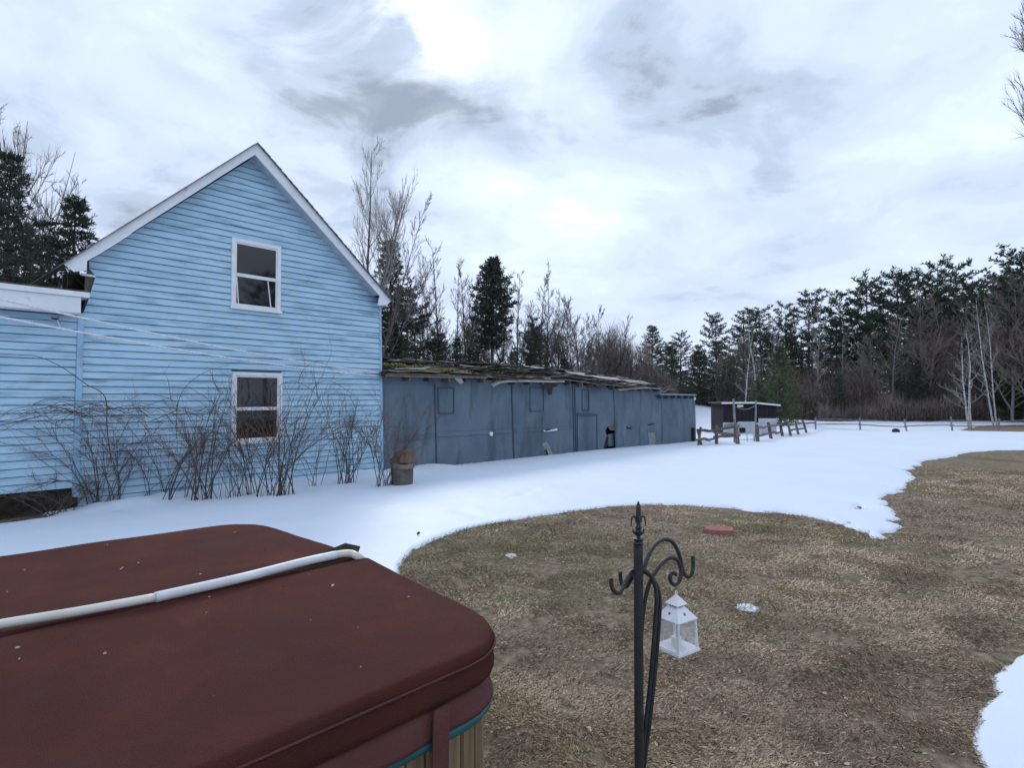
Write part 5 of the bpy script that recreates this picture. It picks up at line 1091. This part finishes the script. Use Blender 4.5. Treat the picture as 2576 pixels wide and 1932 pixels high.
cane([K(1700, 420), K(1760, 270), K(1830, 238), K(1900, 270), K(1960, 320), K(1995, 360)], 'cane arching near the right end of the blue wall')
cane([K(1660, 240), K(1700, 170), K(1760, 135), K(1820, 150), K(1850, 185), K(1900, 208), K(1945, 200), K(1930, 170)], 'looped cane under the clothesline ends', .005)
cane([K(1850, 430), K(1830, 340), K(1850, 312), K(1910, 312), K(1960, 335), K(1990, 362)], 'short hooked cane near the house corner', .005)
cane([K(0, 488), K(90, 470), K(200, 440), K(320, 430), K(440, 400), K(560, 375)], 'low cane reaching left over the extension siding', .006)
# woven canes making the flat top of the corner thicket
def thicket():
    o = empty('cane_thicket', loc2w(-5.6, -.4, 0), 0, 'tangled flat mat of arching brown canes over the corner shrub', 'thicket'); r_ = random.Random(77); m = MB()
    for k in range(46):
        x0 = r_.gauss(520, 230); y0 = r_.gauss(430, 32); ln = r_.uniform(150, 520); sg = r_.choice((-1, 1)); P = []
        for t_ in np.linspace(0, 1, 6):
            X_ = x0 + sg * ln * (t_ - .3); Yz = y0 - 50 * math.sin(math.pi * min(1, t_ * .9)) + 60 * t_ * t_ + r_.gauss(0, 8); s_, z = wl(*K(X_, Yz), -.4); P.append(loc2w(s_, -.4 + r_.gauss(0, .1), z))
        m.tube([rel(p_, o) for p_ in spline(P, 3)], [.0055 * (1 - .7 * i / 15) for i in range(16)], 3, cap=False)
    m.build('stems', M['shrubred'], o, fix=False)
thicket()
# ------------------------------------------------------------------ grass and litter
rgn = np.random.default_rng(12)
def grass(n):
    rr_ = 2.2 * (18 / 2.2) ** (rgn.random(n) ** .85); aa = np.radians(rgn.uniform(-24, 43, n)); x = np.sin(aa) * rr_; y = np.cos(aa) * rr_
    d = snowd(x, y); ca = np.array([tp(0, 0)[:2], tp(SL, 0)[:2], tp(SL, BW)[:2], tp(0, BW)[:2]]); ins = sdist(x, y, ca) > -.02
    dn = fbm(x / .22, y / .22, 3, 91) + .5 * fbm(x / 1.1, y / 1.1, 2, 92); ok = (d < .015) & ~ins & (dn > -.16 + .1 * rgn.random(n)); x, y, rr_, dn = x[ok], y[ok], rr_[ok], dn[ok]; n = len(x)
    z = g(x, y) - .004; k = np.clip(rr_ / 4.2, .8, 3.2); L_ = rgn.uniform(.012, .045, n) * (.8 + .12 * k); w_ = rgn.uniform(.0008, .0018, n) * k; a_ = rgn.uniform(0, 6.28, n) * .6 + 6.28 * vnoise(x / .3, y / .3, 4); el = np.abs(rgn.normal(.28, .30, n))
    dx, dy, dz = np.cos(a_) * np.cos(el), np.sin(a_) * np.cos(el), np.sin(el); px_, py_ = -np.sin(a_), np.cos(a_); lift = rgn.uniform(0, .014, n)
    P0 = np.stack([x - px_ * w_, y - py_ * w_, z + lift], 1); P1 = np.stack([x + px_ * w_, y + py_ * w_, z + lift], 1); mx, my, mz = x + dx * L_ * .6, y + dy * L_ * .6, z + lift + dz * L_ * .75
    P2 = np.stack([mx + px_ * w_ * .8, my + py_ * w_ * .8, mz], 1); P3 = np.stack([x + dx * L_, y + dy * L_, z + lift + dz * L_ * .8], 1)
    V = np.concatenate([P0, P1, P2, P3]); i = np.arange(n); F = np.stack([i, i + n, i + 2 * n, i + 3 * n], 1)
    pal = np.array([(.52, .405, .285), (.42, .315, .22), (.30, .225, .158), (.165, .122, .086), (.66, .54, .39), (.060, .044, .033)]); c = pal[rgn.choice(6, n, p=[.24, .26, .2, .13, .10, .07])] * (.8 + .4 * rgn.random(n))[:, None] * np.clip(1 + 1.5 * fbm(x / .5, y / .5, 3, 70) + .9 * fbm(x / 2.2, y / 2.2, 2, 71), .45, 1.7)[:, None]
    gc = ground_px(1330, 1400); gr = .8 * np.exp(-(((x - gc.x) / 1.7) ** 2 + ((y - gc.y) / 1.7) ** 2)) + .6 * fbm(x / 1.3, y / 1.3, 3, 55) - .02; isg = rgn.random(n) < np.clip(gr, 0, .55)
    green = np.array([(.14, .155, .065), (.20, .21, .09), (.28, .27, .13)])[rgn.integers(0, 3, n)]; c = np.where(isg[:, None], green, c)
    c = np.concatenate([c, np.ones((n, 1))], 1); col = np.concatenate([c] * 4)
    return V, F, col
V, F, col = grass(640000)
print('blades', len(F))
tag(link('dead_grass', npmesh('dead_grass', V, F, M['tint'], False, col), None), 'short matted dead lawn grass, brown with green patches', 'grass', kind='stuff')
def litter(n):
    rr_ = 3 * (15 / 3) ** rgn.random(n); aa = np.radians(rgn.uniform(-20, 40, n)); x = np.sin(aa) * rr_; y = np.cos(aa) * rr_; ok = snowd(x, y) < -.05; x, y = x[ok], y[ok]; n = len(x); z = g(x, y) + .012
    s_ = rgn.uniform(.006, .020, n); a_ = rgn.uniform(0, 6.28, n); t_ = rgn.uniform(-.4, .4, n); u = np.stack([np.cos(a_), np.sin(a_), .2 * t_], 1) * s_[:, None]; v = np.stack([-np.sin(a_), np.cos(a_), t_], 1) * (s_ * rgn.uniform(.35, .7, n))[:, None]; p = np.stack([x, y, z + .006], 1)
    V = np.concatenate([p - u, p - v * .9, p + u, p + v]); i = np.arange(n); F = np.stack([i, i + n, i + 2 * n, i + 3 * n], 1)
    pal = np.array([(.36, .30, .22), (.28, .20, .13), (.045, .032, .025), (.45, .40, .31)]); c = pal[rgn.choice(4, n, p=[.35, .25, .25, .15])]; c = np.concatenate([c, np.ones((n, 1))], 1)
    return V, F, np.concatenate([c] * 4)
V, F, col = litter(2600)
tag(link('leaf_litter', npmesh('leaf_litter', V, F, M['tint'], False, col), None), 'dry leaf fragments scattered over the lawn', 'leaf litter', kind='stuff')
